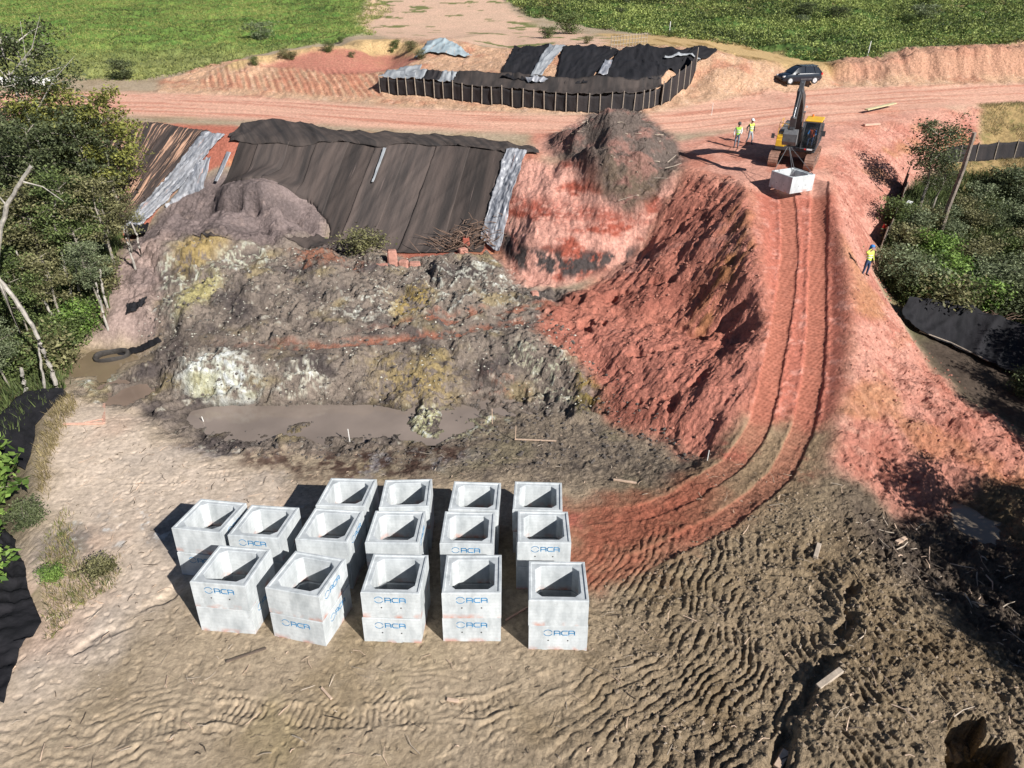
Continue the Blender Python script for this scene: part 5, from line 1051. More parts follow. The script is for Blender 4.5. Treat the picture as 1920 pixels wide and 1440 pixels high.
    hm = MB(); prof_ = [(.128, -.01), (.126, .03), (.112, .075), (.080, .112), (.035, .132)] if head == 'helmet' else [(.122, -.07), (.124, -.01), (.118, .05), (.092, .10), (.04, .122)]
    n = 14; rings_ = [[(H_.x+r_*math.cos(2*math.pi*k/n), H_.y+.01+r_*1.12*math.sin(2*math.pi*k/n), H_.z+.03+z_) for k in range(n)] for r_, z_ in prof_]
    hm.add([q for r_ in rings_ for q in r_]+[(H_.x, H_.y+.01, H_.z+.03+prof_[-1][1]+.006)], [(a*n+k, a*n+(k+1) % n, (a+1)*n+(k+1) % n, (a+1)*n+k) for a in range(len(rings_)-1) for k in range(n)]+[((len(rings_)-1)*n+k, (len(rings_)-1)*n+(k+1) % n, len(rings_)*n) for k in range(n)])
    if head == 'helmet': hm.box((H_.x, H_.y-.15, H_.z+.03), (.17, .09, .014))
    if head == 'hood': hm.box((H_.x, H_.y+.09, H_.z-.10), (.20, .06, .20), taper=(.8, 1))
    if head == 'cap': hm.box((H_.x, H_.y-.15, H_.z+.03), (.14, .09, .012))
    hm.build({'helmet': 'helmet', 'hood': 'hood', 'cap': 'cap', 'hair': 'hair'}[head], hcol or WHITEP, root, smooth=True)
    # vest reflective bands
    vb = MB(); ch, wa = Vector(J['chest']), Vector(J['waist'])
    for t in (.15, .75):
        c = wa+(ch-wa)*t; n = 14; r0, r1 = .185, .142
        vb.add([(c.x+r0*math.cos(2*math.pi*k/n), c.y+r1*math.sin(2*math.pi*k/n), c.z+dz) for dz in (-.025, .025) for k in range(n)], [(k, (k+1) % n, n+(k+1) % n, n+k) for k in range(n)])
    if not seated: vb.build('reflective_band', REFL, root)
    return root
STAND = dict(pelvis=(0, 0, .93), waist=(0, 0, 1.08), chest=(0, .01, 1.30), neckb=(0, .02, 1.43), neck=(0, .01, 1.50), jaw=(0, -.01, 1.57), skull=(0, -.01, 1.66), crown=(0, 0, 1.73),
    shl=(.19, .01, 1.40), ell=(.27, .03, 1.13), wrl=(.27, -.05, .90), shr=(-.19, .01, 1.40), elr=(-.27, .03, 1.13), wrr=(-.27, -.05, .90),
    hil=(.09, 0, .86), knl=(.11, -.04, .48), anl=(.12, .03, .09), hir=(-.09, 0, .86), knr=(-.11, -.02, .48), anr=(-.12, .02, .09))
def pose(**k): d = dict(STAND); d.update(k); return d
def onground(px, py): q = g1(px, py); return (q[0], q[1], ht(q[0], q[1]))
person(onground(1379.5, 277), math.radians(-12), 'worker in lime vest over white sleeves and grey trousers, standing left of the excavator', pose(ell=(.25, .02, 1.14), wrl=(.20, -.16, 1.0), knr=(-.12, -.10, .48), anr=(-.13, -.02, .09)), (LIME, WHS, BLUEG), 'cap', noise_mat('dark_cap', (.08, .08, .08), .2, 5, .8, 0))
person(onground(1403.5, 270.5), math.radians(18), 'worker in white helmet, yellow vest and black sleeves walking beside the excavator', pose(knl=(.12, -.16, .50), anl=(.12, -.14, .10), knr=(-.09, .02, .48), anr=(-.10, .22, .12), elr=(-.33, .06, 1.16), wrr=(-.36, -.06, .95)), (YLIME, BLKC, GREYP), 'helmet', WHITEP)
person(onground(1620, 517), math.radians(25), 'worker in blue hood, yellow vest and jeans on the red shoulder beside the scrub', pose(elr=(-.40, -.02, 1.44), wrr=(-.16, -.10, 1.62), ell=(.28, .0, 1.12), wrl=(.30, -.10, .90), hil=(.10, 0, .86), knl=(.16, -.02, .48), anl=(.20, .03, .09), knr=(-.14, -.02, .48), anr=(-.17, .03, .09)), (YLIME, YSH, JEANS), 'hood', BLUEC, 1.0)
SEAT = pose(pelvis=(0, .12, .50), waist=(0, .13, .66), chest=(0, .12, .90), neckb=(0, .12, 1.03), neck=(0, .10, 1.10), jaw=(0, .08, 1.17), skull=(0, .08, 1.26), crown=(0, .09, 1.33), shl=(.19, .10, 1.0), ell=(.25, -.05, .78), wrl=(.22, -.28, .78), shr=(-.19, .10, 1.0), elr=(-.25, -.05, .78), wrr=(-.22, -.28, .78), hil=(.1, .08, .48), knl=(.13, -.36, .52), anl=(.13, -.46, .14), hir=(-.1, .08, .48), knr=(-.13, -.36, .52), anr=(-.13, -.46, .14))
_w = EX.matrix_world @ Vector((.81, -.42, 1.28))
person(tuple(_w), math.radians(-27), 'operator in orange vest and blue trousers sitting inside the excavator cab', SEAT, (ORNG, BLUEC, JEANS), 'hair', HAIR, 1.0, seated=True)

# ------------------------------------------------------------------ car
CARP = noise_mat('dark_blue_paint', (.012, .018, .030), .1, 3, .25, 0, spec=.6); RIM = noise_mat('light_alloy', (.55, .55, .56), .1, 5, .35, 0)
cf = np.array(W(1476.6, 169, 8.9)); cr = np.array(W(1525.4, 167.5, 8.9)); cd = (cf-cr)[:2]; cang = math.atan2(cd[1], cd[0]); cm = (cf+cr)/2
_nf = np.array([-math.sin(cang), math.cos(cang)]); _nf = _nf if _nf[1] > 0 else -_nf; cc = cm[:2]+_nf*.86
CAR = empty('parked_car', (cc[0], cc[1], ht(cc[0], cc[1])+.03), cang, 'dark blue hatchback parked on the far side of the dirt road', 'car')
# local +x is the nose
lower = [(-2.06, .42), (-2.10, .62), (-2.02, .95), (-1.5, 1.0), (.7, .98), (1.55, .90), (1.98, .72), (2.10, .50), (2.06, .30), (1.9, .22), (-1.9, .24)]
def section(x):
    top = np.interp(x, [-2.1, -2.05, -1.95, -1.2, .6, 1.2, 1.75, 2.02, 2.1], [.60, .88, .98, 1.0, .98, .94, .84, .70, .55]); w = np.interp(x, [-2.1, -1.8, -1, 0, 1.2, 1.8, 2.1], [.72, .84, .88, .88, .87, .80, .62]); return top, w
st = np.linspace(-2.1, 2.1, 25); m = MB(); n = 10; V = []
for x in st:
    top, w = section(x); bot = np.interp(x, [-2.1, -1.9, 1.9, 2.1], [.42, .24, .24, .36])
    for yy, zz in ((-w*.92, bot), (-w, bot+.12), (-w, top-.16), (-w*.95, top-.05), (-w*.6, top), (w*.6, top), (w*.95, top-.05), (w, top-.16), (w, bot+.12), (w*.92, bot)): V.append((x, yy, zz))
F = [(i*n+k, i*n+(k+1) % n, (i+1)*n+(k+1) % n, (i+1)*n+k) for i in range(len(st)-1) for k in range(n)]+[tuple(range(n))[::-1], tuple((len(st)-1)*n+k for k in range(n))]
m.add(V, F); m.build('body', CARP, CAR, smooth=True)
gh = MB(); V = []; xs_ = [(-2.0, .97, .74), (-1.75, 1.30, .66), (-1.45, 1.50, .60), (-.6, 1.57, .60), (.1, 1.54, .60), (.55, 1.38, .64), (1.15, .97, .76)]
for x, t, w in xs_: V += [(x, -.80, .93), (x, -w, t-.02 if t > 1 else .95), (x, -w*.7, t), (x, w*.7, t), (x, w, t-.02 if t > 1 else .95), (x, .80, .93)]
gh.add(V, [(i*6+k, i*6+k+1, (i+1)*6+k+1, (i+1)*6+k) for i in range(6) for k in range(5)]); gh.build('cabin', new_mat('car_glass', .08, (.015, .02, .028), .6), CAR, smooth=True)
rf = MB(); rf.box((-.75, 0, 1.575), (1.75, 1.06, .035)); rf.build('roof', CARP, CAR, bevel=.01)
for s_ in (-1, 1):
    pl_ = MB()
    for a, b in (((1.12, .80, .95), (.5, .63, 1.40)), ((.5, .63, 1.40), (.1, .60, 1.56)), ((-.2, .62, 1.56), (-.22, .80, .95)), ((-1.1, .62, 1.56), (-1.3, .80, .97)), ((-1.5, .60, 1.50), (-2.0, .76, .97)), ((.1, .61, 1.56), (-1.45, .61, 1.54))): pl_.tube([(a[0], a[1]*s_, a[2]), (b[0], b[1]*s_, b[2])], .035, 5)
    pl_.build('pillar', CARP, CAR)
    dl = MB(); dl.box((-.75, .885*s_, .45), (1.9, .012, .05)); dl.build('side_trim', MGREY, CAR); mi = MB(); mi.box((.62, .97*s_, 1.0), (.16, .16, .12)); mi.build('mirror', CARP, CAR, bevel=.02)
    h_ = MB(); h_.box((1.86, .62*s_, .70), (.34, .26, .12), 0, .25); h_.build('headlight', RIM, CAR, bevel=.03); t_ = MB(); t_.box((-2.0, .74*s_, .88), (.18, .18, .20)); t_.build('tail_light', REDP, CAR, bevel=.03)
    for x in (1.30, -1.30):
        w_ = MB(); w_.cyl((x, .80*s_, .32), .33, .20, 'y', 24); wh = w_.build('wheel', RUB, CAR, smooth=True); r_ = MB(); r_.cyl((x, .905*s_, .32), .215, .012, 'y', 20); 
        for k in range(5): a = k*2*math.pi/5; r_.box((x+.10*math.cos(a), .915*s_, .32+.10*math.sin(a)), (.20, .02, .05), 0, -a)
        r_.build('rim', RIM, wh)
m = MB(); m.box((2.10, 0, .52), (.03, .95, .14)); m.build('grille', DGREY, CAR)

# ------------------------------------------------------------------ planks, stakes, odds and ends
PINKW = noise_mat('dusty_pine', (.60, .36, .27), .15, 6); GRW = noise_mat('weathered_plank', (.40, .33, .26), .25, 6); WHT = noise_mat('white_stake_paint', (.72, .70, .66), .1, 4, .7, 0)
def plank(a, b, w, t, label, mat=GRW, lift=.0, cat='plank', name='plank'):
    A, B = g1(*a), g1(*b); A = Vector((A[0], A[1], ht(A[0], A[1])+t/2+.03+lift)); B = Vector((B[0], B[1], ht(B[0], B[1])+t/2+.03+lift)); d = B-A; m = MB(); m.box((0, 0, 0), (d.length, w, t)); o = m.build(name, mat, bevel=min(w, t)*.12)
    o.location = (A+B)/2; o.rotation_euler = d.to_track_quat('X', 'Z').to_euler(); tag(o, label, cat); return o
plank((119, 797), (195, 795), .13, .05, 'pinkish plank, long arm of the left L shape near the small pond', PINKW)
plank((195, 795), (195, 757), .13, .05, 'pinkish plank pointing at the small pond, short arm of the left L shape', PINKW)
plank((160, 795), (194, 788), .08, .04, 'thin pinkish brace closing the corner of the left L shape', PINKW, .05)
plank((965, 825), (1043, 829), .07, .05, 'thin pale plank lying below the right end of the muddy pond', PALEW)
plank((1622, 214), (1676, 201), .35, .10, 'long weathered board on the red edge right of the excavator, upper one', noise_mat('yellowish_board', (.5, .44, .26), .2, 5), .25)
plank((1619, 237), (1648, 235), .30, .16, 'short stack of pinkish boards on the red edge right of the excavator', PINKW)
plank((1150, 902), (1193, 907), .09, .08, 'pale stick on the dark soil left of the curving ramp', PALEW, name='stick', cat='stick')
plank((1680, 1020), (1697, 1013), .16, .10, 'short pale timber offcut in the dark valley at the lower right', PALEW)
plank((1818, 978), (1843, 973), .10, .07, 'pale timber lying across the small puddle at the right', PALEW, .05)
plank((1533, 1290), (1575, 1262), .18, .12, 'brown split log at the crack in the soil, lower right', GRW, name='log', cat='log')
plank((1527, 1050), (1535, 1022), .16, .13, 'dark stump of timber stuck in the soil below the ramp bend', GRW, name='log', cat='log')
plank((1460, 1430), (1478, 1400), .2, .14, 'pale log end at the bottom edge right of centre', PALEW, name='log', cat='log')
plank((603, 1291), (622, 1312), .07, .05, 'pale stick in front of the boxes, lower middle', PALEW, name='stick', cat='stick')
plank((838, 1313), (860, 1316), .10, .06, 'small pale wood chip block in front of the boxes', PALEW, name='offcut', cat='offcut')
plank((10, 1268), (30, 1250), .06, .05, 'thin pale stick beside the black sheet at the lower left', PALEW, name='stick', cat='stick')
plank((948, 1165), (990, 1140), .05, .05, 'thin stick in the shadow left of the right-end front stack', PINKW, name='stick', cat='stick')
plank((425, 1243), (500, 1217), .07, .04, 'long dark branch on the soil in front of the two leftmost front stacks', noise_mat('dark_branch', (.12, .09, .07), .2, 5), name='branch', cat='branch')
def stake(px, py, h, label, lean=0, mat=WHT, r=.022):
    q = onground(px, py); m = MB(); m.tube([(q[0], q[1], q[2]-.2), (q[0]+lean, q[1], q[2]+h)], r, 5); tag(m.build('stake', mat), label, 'stake', 'survey stakes')
stake(656, 829, .75, 'white stake on the near bank of the muddy pond'); stake(1326, 864, .55, 'white stake at the foot of the red fill beside the ramp'); stake(923, 794, .9, 'pale stake standing at the right end of the muddy pond', mat=PALEW); stake(966, 825, .85, 'pale stake at the corner of the thin plank by the pond', .03, PALEW)
stake(384, 796, .5, 'small white stake standing in the left end of the muddy pond', -.04); stake(1334, 216, 1.0, 'white post near the far side of the dirt road, beyond the two workers', mat=WHT)
stake(1255, 62, 1.5, 'white marker post at the edge of the right green hillside', mat=WHT, r=.06); stake(1626, 107, 1.6, 'white marker post in the grass above the road bank', mat=WHT, r=.06)
# tyre-like black tub in the small pond, black rag on the slope
q = np.array(W(210, 668, .08)); m = MB(); ra, rb, n = .85, .16, 22; V = []; F = []
for i in range(n):
    a = 2*math.pi*i/n
    for k in range(8): b = 2*math.pi*k/8; V.append(((ra+rb*math.cos(b))*math.cos(a), (ra+rb*math.cos(b))*math.sin(a)*.55, rb*1.4*math.sin(b)+.06*math.sin(3*a)))
for i in range(n):
    for k in range(8): F.append((i*8+k, ((i+1) % n)*8+k, ((i+1) % n)*8+(k+1) % 8, i*8+(k+1) % 8))
m.add(V, F); o = m.build('old_tyre', noise_mat('old_rubber', (.045, .04, .036), .3, 5, .8, .4), smooth=True, loc=tuple(q)); o.rotation_euler = (.18, 0, .35); tag(o, 'old dark tyre half sunk in the small left pond', 'tyre')
tag(sheet('fabric_scrap', up([(243,573),(258,570),(280,560)], .03), up([(240,592),(262,584),(276,572)], .03), BLK2, 20, 10, ground=False, off=.06, fold=.15, fsc=.4, crumple=.1, csc=.3, seed=95), 'small black fabric scrap on the pinkish slope above the left pond', 'fabric scrap')
tag(sheet('fabric_scrap', up([(205,664),(262,652),(300,632)], .02), up([(215,672),(268,662),(306,642)], .02), BLK2, 24, 8, ground=False, off=.04, fold=.1, fsc=.5, crumple=.08, csc=.3, seed=96), 'narrow black fabric strip at the right shore of the small left pond', 'fabric scrap')
tag(sheet('fabric_scrap', up([(240,425),(282,425)], .05), up([(235,448),(276,440)], .03), BLK2, 16, 10, ground=False, off=.08, fold=.12, fsc=.5, crumple=.08, csc=.3, seed=97), 'black fabric piece at the foot of the silver strip beside the trees', 'fabric scrap')
m = MB(); V = [(0, 0, 0), (.5, .1, .02), (.62, .0, .3), (.2, -.05, .42), (.1, .25, .2), (.5, .3, .18)]; m.add(V, [(0, 1, 2, 3), (0, 3, 4), (1, 5, 2), (3, 2, 5, 4), (0, 4, 5, 1)]); qq = onground(1687, 408); o = m.build('bag', WHITEP, loc=(qq[0], qq[1], qq[2]+.8)); tag(o, 'crumpled white bag at the dark fence beside the scrub', 'bag')
m = MB(); m.box((0, 0, .1), (.3, .2, .25), taper=(.6, .7)); qq = onground(1655, 440); o = m.build('cloth', REDP, loc=(qq[0], qq[1], qq[2]+.5)); tag(o, 'small red cloth caught on the fence stakes below the dark fence', 'cloth')
# white bags in a row at the far left of the road
for i in range(9):
    q = W(4+i*12, 156+2*math.sin(i*2), 9.15); m = MB(); nn = 8; V = []
    rr_ = random.Random(i); 
    for zz, r_ in ((-.25, .50), (.1, .62), (.40, .50), (.55, .2)):
        for k in range(nn): a = 2*math.pi*k/nn; V.append((r_*math.cos(a)*rr_.uniform(.9, 1.15), r_*.7*math.sin(a)*rr_.uniform(.9, 1.1), zz*rr_.uniform(.9, 1.1)))
    m.add(V, [(a*nn+k, a*nn+(k+1) % nn, (a+1)*nn+(k+1) % nn, (a+1)*nn+k) for a in range(3) for k in range(nn)]+[tuple(3*nn+k for k in range(nn))]); o = m.build('sandbag', WHT, smooth=True, loc=(q[0], q[1], ht(q[0], q[1])+.2)); o.rotation_euler.z = rr_.uniform(0, 3)
    tag(o, 'dusty white sack in the row beside the dirt road at the far left', 'sack', 'white sacks beside the road')
# steel mesh cage on the yellow bank
m = MB(); q0 = np.array(W(1145, 94, 12.2)); q1 = np.array(W(1212, 86, 12.2)); 
for i in range(13): t = i/12; p0 = q0+(q1-q0)*t; m.tube([(p0[0], p0[1], p0[2]-.3), (p0[0], p0[1], p0[2]+1.3)], .03, 4)
for h_ in (.1, .45, .8, 1.15): m.tube([tuple(q0+(0, 0, h_)), tuple(q1+(0, 0, h_))], .025, 4)
tag(m.build('rebar_mesh', GRW), 'upright steel mesh panel standing behind the black covered excavation', 'steel mesh')
# broken culvert masonry at the foot of the black sheet
BRK = noise_mat('pinkish_masonry', (.42, .21, .16), .35, 2, .9, .5, 8, bdist=.05)
def block(px, py, d, label, rz=0, rx=0, lift=0, mat=BRK):
    q = onground(px, py); m = MB(); m.box((0, 0, d[2]/2), d, taper=(.85, .85)); o = m.build('masonry_block', mat, bevel=min(d)*.12, loc=(q[0], q[1], q[2]-.15+lift)); o.rotation_euler = (rx, 0, rz); tag(o, label, 'masonry block'); return o
block(737, 498, (.7, .7, 1.3), 'tall pinkish masonry block at the foot of the large black sheet', .2, -.1); block(716, 502, (.9, .7, .35), 'low pinkish block left of the tall masonry block', .1); block(757, 500, (.7, .5, .5), 'pinkish block right of the tall masonry block', -.15); block(778, 500, (.8, .5, .4), 'rightmost pinkish block of the row at the foot of the black sheet', .1)
block(874, 466, (.55, .5, .6), 'small dark red block in the branch pile beside the silver strip', .1, 0, .4, noise_mat('dark_red_block', (.32, .09, .06), .15, 3)); block(1002, 553, (.5, .4, .35), 'loose red clod by the bench track below the red face', .4); block(868, 474, (.7, .5, .5), 'pinkish lump below the branch pile beside the silver strip', .5)
# branch piles, twigs
def branch_pile(px, py, n, sx_, sz_, label, seed=1):
    q = onground(px, py); rng = random.Random(seed); m = MB()
    for i in range(n):
        a = rng.uniform(0, math.pi*2); x, y = rng.gauss(0, sx_), rng.gauss(0, .5); z = ht(q[0]+x, q[1]+y)-q[2]+rng.uniform(0, sz_*math.exp(-(x/sx_)**2)); l = rng.uniform(.5, 1.5); dz = rng.uniform(-.2, .8); k = rng.uniform(-.2, .2)
        m.tube([(x, y, z), (x+l*.5*math.cos(a)+k, y+l*.3*math.sin(a), z+dz*l*.5+.08), (x+l*math.cos(a), y+l*.5*math.sin(a), z+dz*l)], [.035, .025, .01], 4)
    o = m.build('branches', noise_mat('dry_branch', (.17, .11, .08), .4, 3), loc=q); tag(o, label, 'branch pile', kind='stuff')
branch_pile(880, 462, 170, 1.5, 1.2, 'tangled brown branches piled at the foot of the silver strip', 3); 
branch_pile(1848, 610, 70, 1.2, .9, 'dry brown branches hanging over the black sheet at the right', 5)
def scatter_twigs(name, label, poly, n, lr, wr, mats, seed, flat=.02):
    rng = np.random.RandomState(seed); A = mask_poly(poly, 0); iy, ix = np.nonzero(A > .5); k = rng.randint(0, len(ix), n); x = _mx[ix[k]]+rng.rand(n)*MS; y = _my[iy[k]]+rng.rand(n)*MS; z = HT(x, y); m = MB()
    for i in range(n):
        a = rng.rand()*math.pi*2; l = lr[0]+(lr[1]-lr[0])*rng.rand()**2.5; w = wr[0]+(wr[1]-wr[0])*rng.rand(); c, s_ = math.cos(a), math.sin(a); t = rng.uniform(-.12, .25)*l; b_ = rng.uniform(-.15, .15)*l
        P = [Vector((x[i]-c*l/2, y[i]-s_*l/2, z[i]+flat)), Vector((x[i]-s_*b_, y[i]+c*b_, z[i]+flat+.03+t*.4)), Vector((x[i]+c*l/2, y[i]+s_*l/2, z[i]+flat+t))]; m.tube(P, [w, w*.8, w*.5], 3, mi=int(rng.rand()*len(mats)))
    o = m.build(name, mats); tag(o, label, 'twigs', kind='stuff')
TW = [GRW, PALEW, noise_mat('dark_twig', (.10, .075, .055), .3, 5)]
scatter_twigs('twigs', 'scattered twigs and wood chips on the soft soil of the right half', [(1000,800),(1300,860),(1560,900),(1920,1250),(1920,1440),(1000,1440),(1100,1120),(1400,980),(1000,920)], 330, (.08, .7), (.006, .020), TW, 5)
scatter_twigs('twigs', 'scattered twigs on the pale pad left of the boxes', [(120,760),(330,830),(1000,850),(1000,900),(560,900),(560,940),(300,960),(320,1200),(1000,1260),(1000,1440),(0,1440),(60,1240),(100,1000)], 420, (.08, .7), (.006, .02), TW, 6)
scatter_twigs('twigs', 'twigs and roots sticking out of the dark valley floor at the lower right', [(1600,960),(1760,980),(1920,1080),(1920,1260),(1750,1120),(1620,1020)], 110, (.15, 1.1), (.012, .035), TW, 7, .06)
scatter_twigs('twigs', 'roots and branches spread through the pointed heap on the crest', [(1100,215),(1200,210),(1280,300),(1210,400),(1150,390),(1040,280)], 110, (.2, 1.4), (.02, .045), [TW[2], GRW], 8, .05)
# loose stones and clods
def scatter_stones(label, poly, n, r0, r1, mat, seed, name='clods'):
    rng = np.random.RandomState(seed); A = mask_poly(poly, 0); iy, ix = np.nonzero(A > .5); k = rng.randint(0, len(ix), n); x = _mx[ix[k]]+rng.rand(n)*MS; y = _my[iy[k]]+rng.rand(n)*MS; z = HT(x, y)
    base = np.array([(1, 0, 0), (-1, 0, 0), (0, 1, 0), (0, -1, 0), (0, 0, 1), (0, 0, -1)], float); fc = np.array([(0, 2, 4), (2, 1, 4), (1, 3, 4), (3, 0, 4), (2, 0, 5), (1, 2, 5), (3, 1, 5), (0, 3, 5)])
    r = r0+(r1-r0)*rng.rand(n)**3; a = rng.rand(n)*6.28; B = base[None]*r[:, None, None]*rng.uniform(.6, 1.3, (n, 6, 1)); c, s_ = np.cos(a)[:, None], np.sin(a)[:, None]; P = np.stack([B[..., 0]*c-B[..., 1]*s_+x[:, None], B[..., 0]*s_+B[..., 1]*c+y[:, None], B[..., 2]*.75+z[:, None]+(r*.25)[:, None]], -1)
    me = bpy.data.meshes.new(name); me.from_pydata(P.reshape(-1, 3).tolist(), [], (fc[None]+(np.arange(n)*6)[:, None, None]).reshape(-1, 3).tolist()); me.materials.append(mat); o = bpy.data.objects.new(name, me); COL.objects.link(o); tag(o, label, 'clods', kind='stuff')
SOILM = noise_mat('brown_clod', (.22, .17, .12), .3, 1.5, .95, .3); REDM = noise_mat('red_clod', (.36, .16, .115), .3, 1.5, .95, .3); GRM = noise_mat('pale_clod', (.45, .43, .36), .3, 1.5, .95, .3); DKM = noise_mat('dark_clod', (.10, .085, .075), .3, 1.5, .95, .3)
scatter_stones('brown clods strewn over the soft soil right of the boxes', [(1120,1100),(1500,920),(1920,1280),(1920,1440),(1150,1440)], 3500, .015, .09, SOILM, 1)
scatter_stones('red clods strewn over the red slopes beside the ramp', [(1290,330),(1410,342),(1430,620),(1335,860),(1130,790),(1010,620),(1190,485)], 900, .02, .12, REDM, 2)
scatter_stones('red clods strewn over the outer red slope right of the ramp', [(1560,330),(1640,480),(1690,600),(1900,800),(1920,900),(1780,970),(1560,880),(1600,640)], 900, .02, .11, REDM, 3)
scatter_stones('pale clods of lime spoil on the bench', [(290,500),(620,470),(960,500),(1120,700),(1140,770),(860,760),(360,750),(250,640)], 1500, .015, .09, GRM, 4)
scatter_stones('dark clods on the spoil and along the near pond bank', [(250,640),(620,470),(980,540),(1130,700),(1300,860),(1000,880),(400,850)], 4500, .03, .14, DKM, 5)
# ------------------------------------------------------------------ vegetation
def leaf_mat(name, c, t, var=.35, rough=.6, sc=.9):
    m = new_mat(name, rough, c, .25); b = m.node_tree.nodes['Principled BSDF']; nt = m.node_tree
    g = nd(m, 'ShaderNodeNewGeometry'); n = nd(m, 'ShaderNodeTexNoise'); n.inputs['Scale'].default_value = sc; n.inputs['Detail'].default_value = 3; lk(m, g.outputs['Position'], n.inputs['Vector'])
    ri = nd(m, 'ShaderNodeMath', operation='ADD'); lk(m, n.outputs['Fac'], ri.inputs[0]); mm = nd(m, 'ShaderNodeMath', operation='MULTIPLY_ADD'); mm.inputs[1].default_value = .5; mm.inputs[2].default_value = -.25; lk(m, g.outputs['Random Per Island'], mm.inputs[0]); lk(m, mm.outputs[0], ri.inputs[1])
    r = nd(m, 'ShaderNodeValToRGB'); e = r.color_ramp.elements; e[0].position = .28; e[0].color = (*[q*(1-var) for q in c], 1); e[1].position = .75; e[1].color = (*t, 1); lk(m, ri.outputs[0], r.inputs[0]); lk(m, r.outputs[0], b.inputs['Base Color'])
    tr = nd(m, 'ShaderNodeBsdfTranslucent'); lk(m, r.outputs[0], tr.inputs['Color']); mx = nd(m, 'ShaderNodeMixShader'); mx.inputs[0].default_value = .22; lk(m, b.outputs[0], mx.inputs[1]); lk(m, tr.outputs[0], mx.inputs[2]); lk(m, mx.outputs[0], nt.nodes['Material Output'].inputs['Surface'])
    return m
LF = [leaf_mat('leaf_dark', (.06, .08, .035), (.15, .175, .08)), leaf_mat('leaf_yellow_green', (.14, .155, .035), (.32, .32, .08)), leaf_mat('leaf_mid_green', (.075, .11, .036), (.19, .24, .08)), leaf_mat('leaf_grey_green', (.11, .14, .07), (.27, .31, .17)), leaf_mat('leaf_bright', (.10, .19, .035), (.26, .38, .09)), leaf_mat('leaf_olive', (.115, .115, .05), (.27, .255, .12))]
BARK = noise_mat('grey_bark', (.26, .23, .19), .4, 2.5, .9, .5, 12, bdist=.03); PBARK = noise_mat('pale_bark', (.36, .33, .29), .45, 2.5, .85, .4, 12, bdist=.03)
def leaves(cent, n, spread, size, seed, flat=.55, up=.5):
    """n leaves about each cluster centre as single bent quads"""
    rng = np.random.RandomState(seed); k = len(cent); c = np.repeat(np.asarray(cent, float), n, 0); N = len(c)
    p = c+rng.normal(0, 1, (N, 3))*np.array([spread, spread, spread*flat]); nrm = rng.normal(0, 1, (N, 3)); nrm[:, 2] = np.abs(nrm[:, 2])+up; nrm /= np.linalg.norm(nrm, axis=1, keepdims=True)
    a = np.cross(nrm, rng.normal(0, 1, (N, 3))); a /= np.linalg.norm(a, axis=1, keepdims=True)+1e-9; b = np.cross(nrm, a); s = size*rng.uniform(.6, 1.35, (N, 1)); w = s*rng.uniform(.35, .6, (N, 1))
    V = np.stack([p-a*s, p+b*w-nrm*s*.1, p+a*s, p-b*w-nrm*s*.1], 1).reshape(-1, 3); F = (np.arange(N)*4)[:, None]+np.arange(4); return V, F
def mesh_np(name, V, F, mat):
    me = bpy.data.meshes.new(name); n = len(V); nf = len(F); w = F.shape[1]; me.vertices.add(n); me.vertices.foreach_set('co', np.asarray(V, np.float32).ravel()); me.loops.add(nf*w); me.loops.foreach_set('vertex_index', F.astype(np.int32).ravel()); me.polygons.add(nf); me.polygons.foreach_set('loop_start', (np.arange(nf)*w).astype(np.int32)); me.update(calc_edges=True); me.materials.append(mat); return me
def tree_proto(seed, h, r, nb, clusters, nl, lsize, base=.35, tr=.11, droop=0, spread=.27):
    """returns trunk MB and leaf arrays; crown of branches with leaf clusters at their ends"""
    rng = random.Random(seed); m = MB(); top = Vector((rng.uniform(-.3, .3), rng.uniform(-.3, .3), h*.86)); P = [Vector((0, 0, -.3)), Vector((rng.uniform(-.15, .15), rng.uniform(-.15, .15), h*.3)), Vector((rng.uniform(-.3, .3), rng.uniform(-.3, .3), h*.6)), top]
    m.tube(P, [tr, tr*.8, tr*.5, tr*.18], 7); C_ = []
    for i in range(nb):
        t = base+(1-base)*(i+rng.random()*.6)/nb; z = h*.86*t; a = i*2.4+rng.uniform(-.5, .5); rr = r*(1-((t-.62)/.55)**2*.75)*rng.uniform(.65, 1.1); b0 = Vector((top.x*t, top.y*t, z)); e = b0+Vector((math.cos(a)*rr, math.sin(a)*rr, rr*rng.uniform(.15, .55)-droop)); mid = (b0+e)/2+Vector((rng.uniform(-.2, .2), rng.uniform(-.2, .2), rng.uniform(.0, .25)))
        m.tube([b0, mid, e], [tr*.36, tr*.22, tr*.08], 4)
        for k in range(clusters): q = b0+(e-b0)*rng.uniform(.35, 1.08)+Vector((rng.gauss(0, .3), rng.gauss(0, .3), rng.gauss(.12, .25)))*r*.42; C_.append(q)
    return m, leaves([tuple(c) for c in C_], nl, spread, lsize, seed)
PROTO = {}
def proto(key, name, seed, h, r, nb, cl, nl, ls, leafm, barkm=None, **k):
    m, (V, F) = tree_proto(seed, h, r, nb, cl, nl, ls, **k); o = m.build('trunk', barkm or BARK, smooth=True); tm = o.data; bpy.data.objects.remove(o); PROTO[key] = (name, mesh_np('crown', V, F, leafm), tm, h)
proto('oak0', 'tree', 1, 9, 2.3, 22, 9, 34, .105, LF[0]); proto('oak1', 'tree', 2, 9, 2.2, 22, 9, 34, .105, LF[1]); proto('oak2', 'tree', 3, 8, 2.1, 20, 9, 34, .10, LF[2]); proto('oak3', 'tree', 4, 7, 1.9, 18, 8, 34, .10, LF[5]); proto('thin', 'tree', 5, 9, 2.0, 18, 7, 46, .085, LF[0], PBARK, base=.5)
proto('oak4', 'tree', 14, 9, 2.3, 24, 10, 30, .10, LF[3]); proto('ever', 'tree', 6, 5.5, 1.9, 16, 6, 40, .085, LF[0], spread=.30, base=.45)
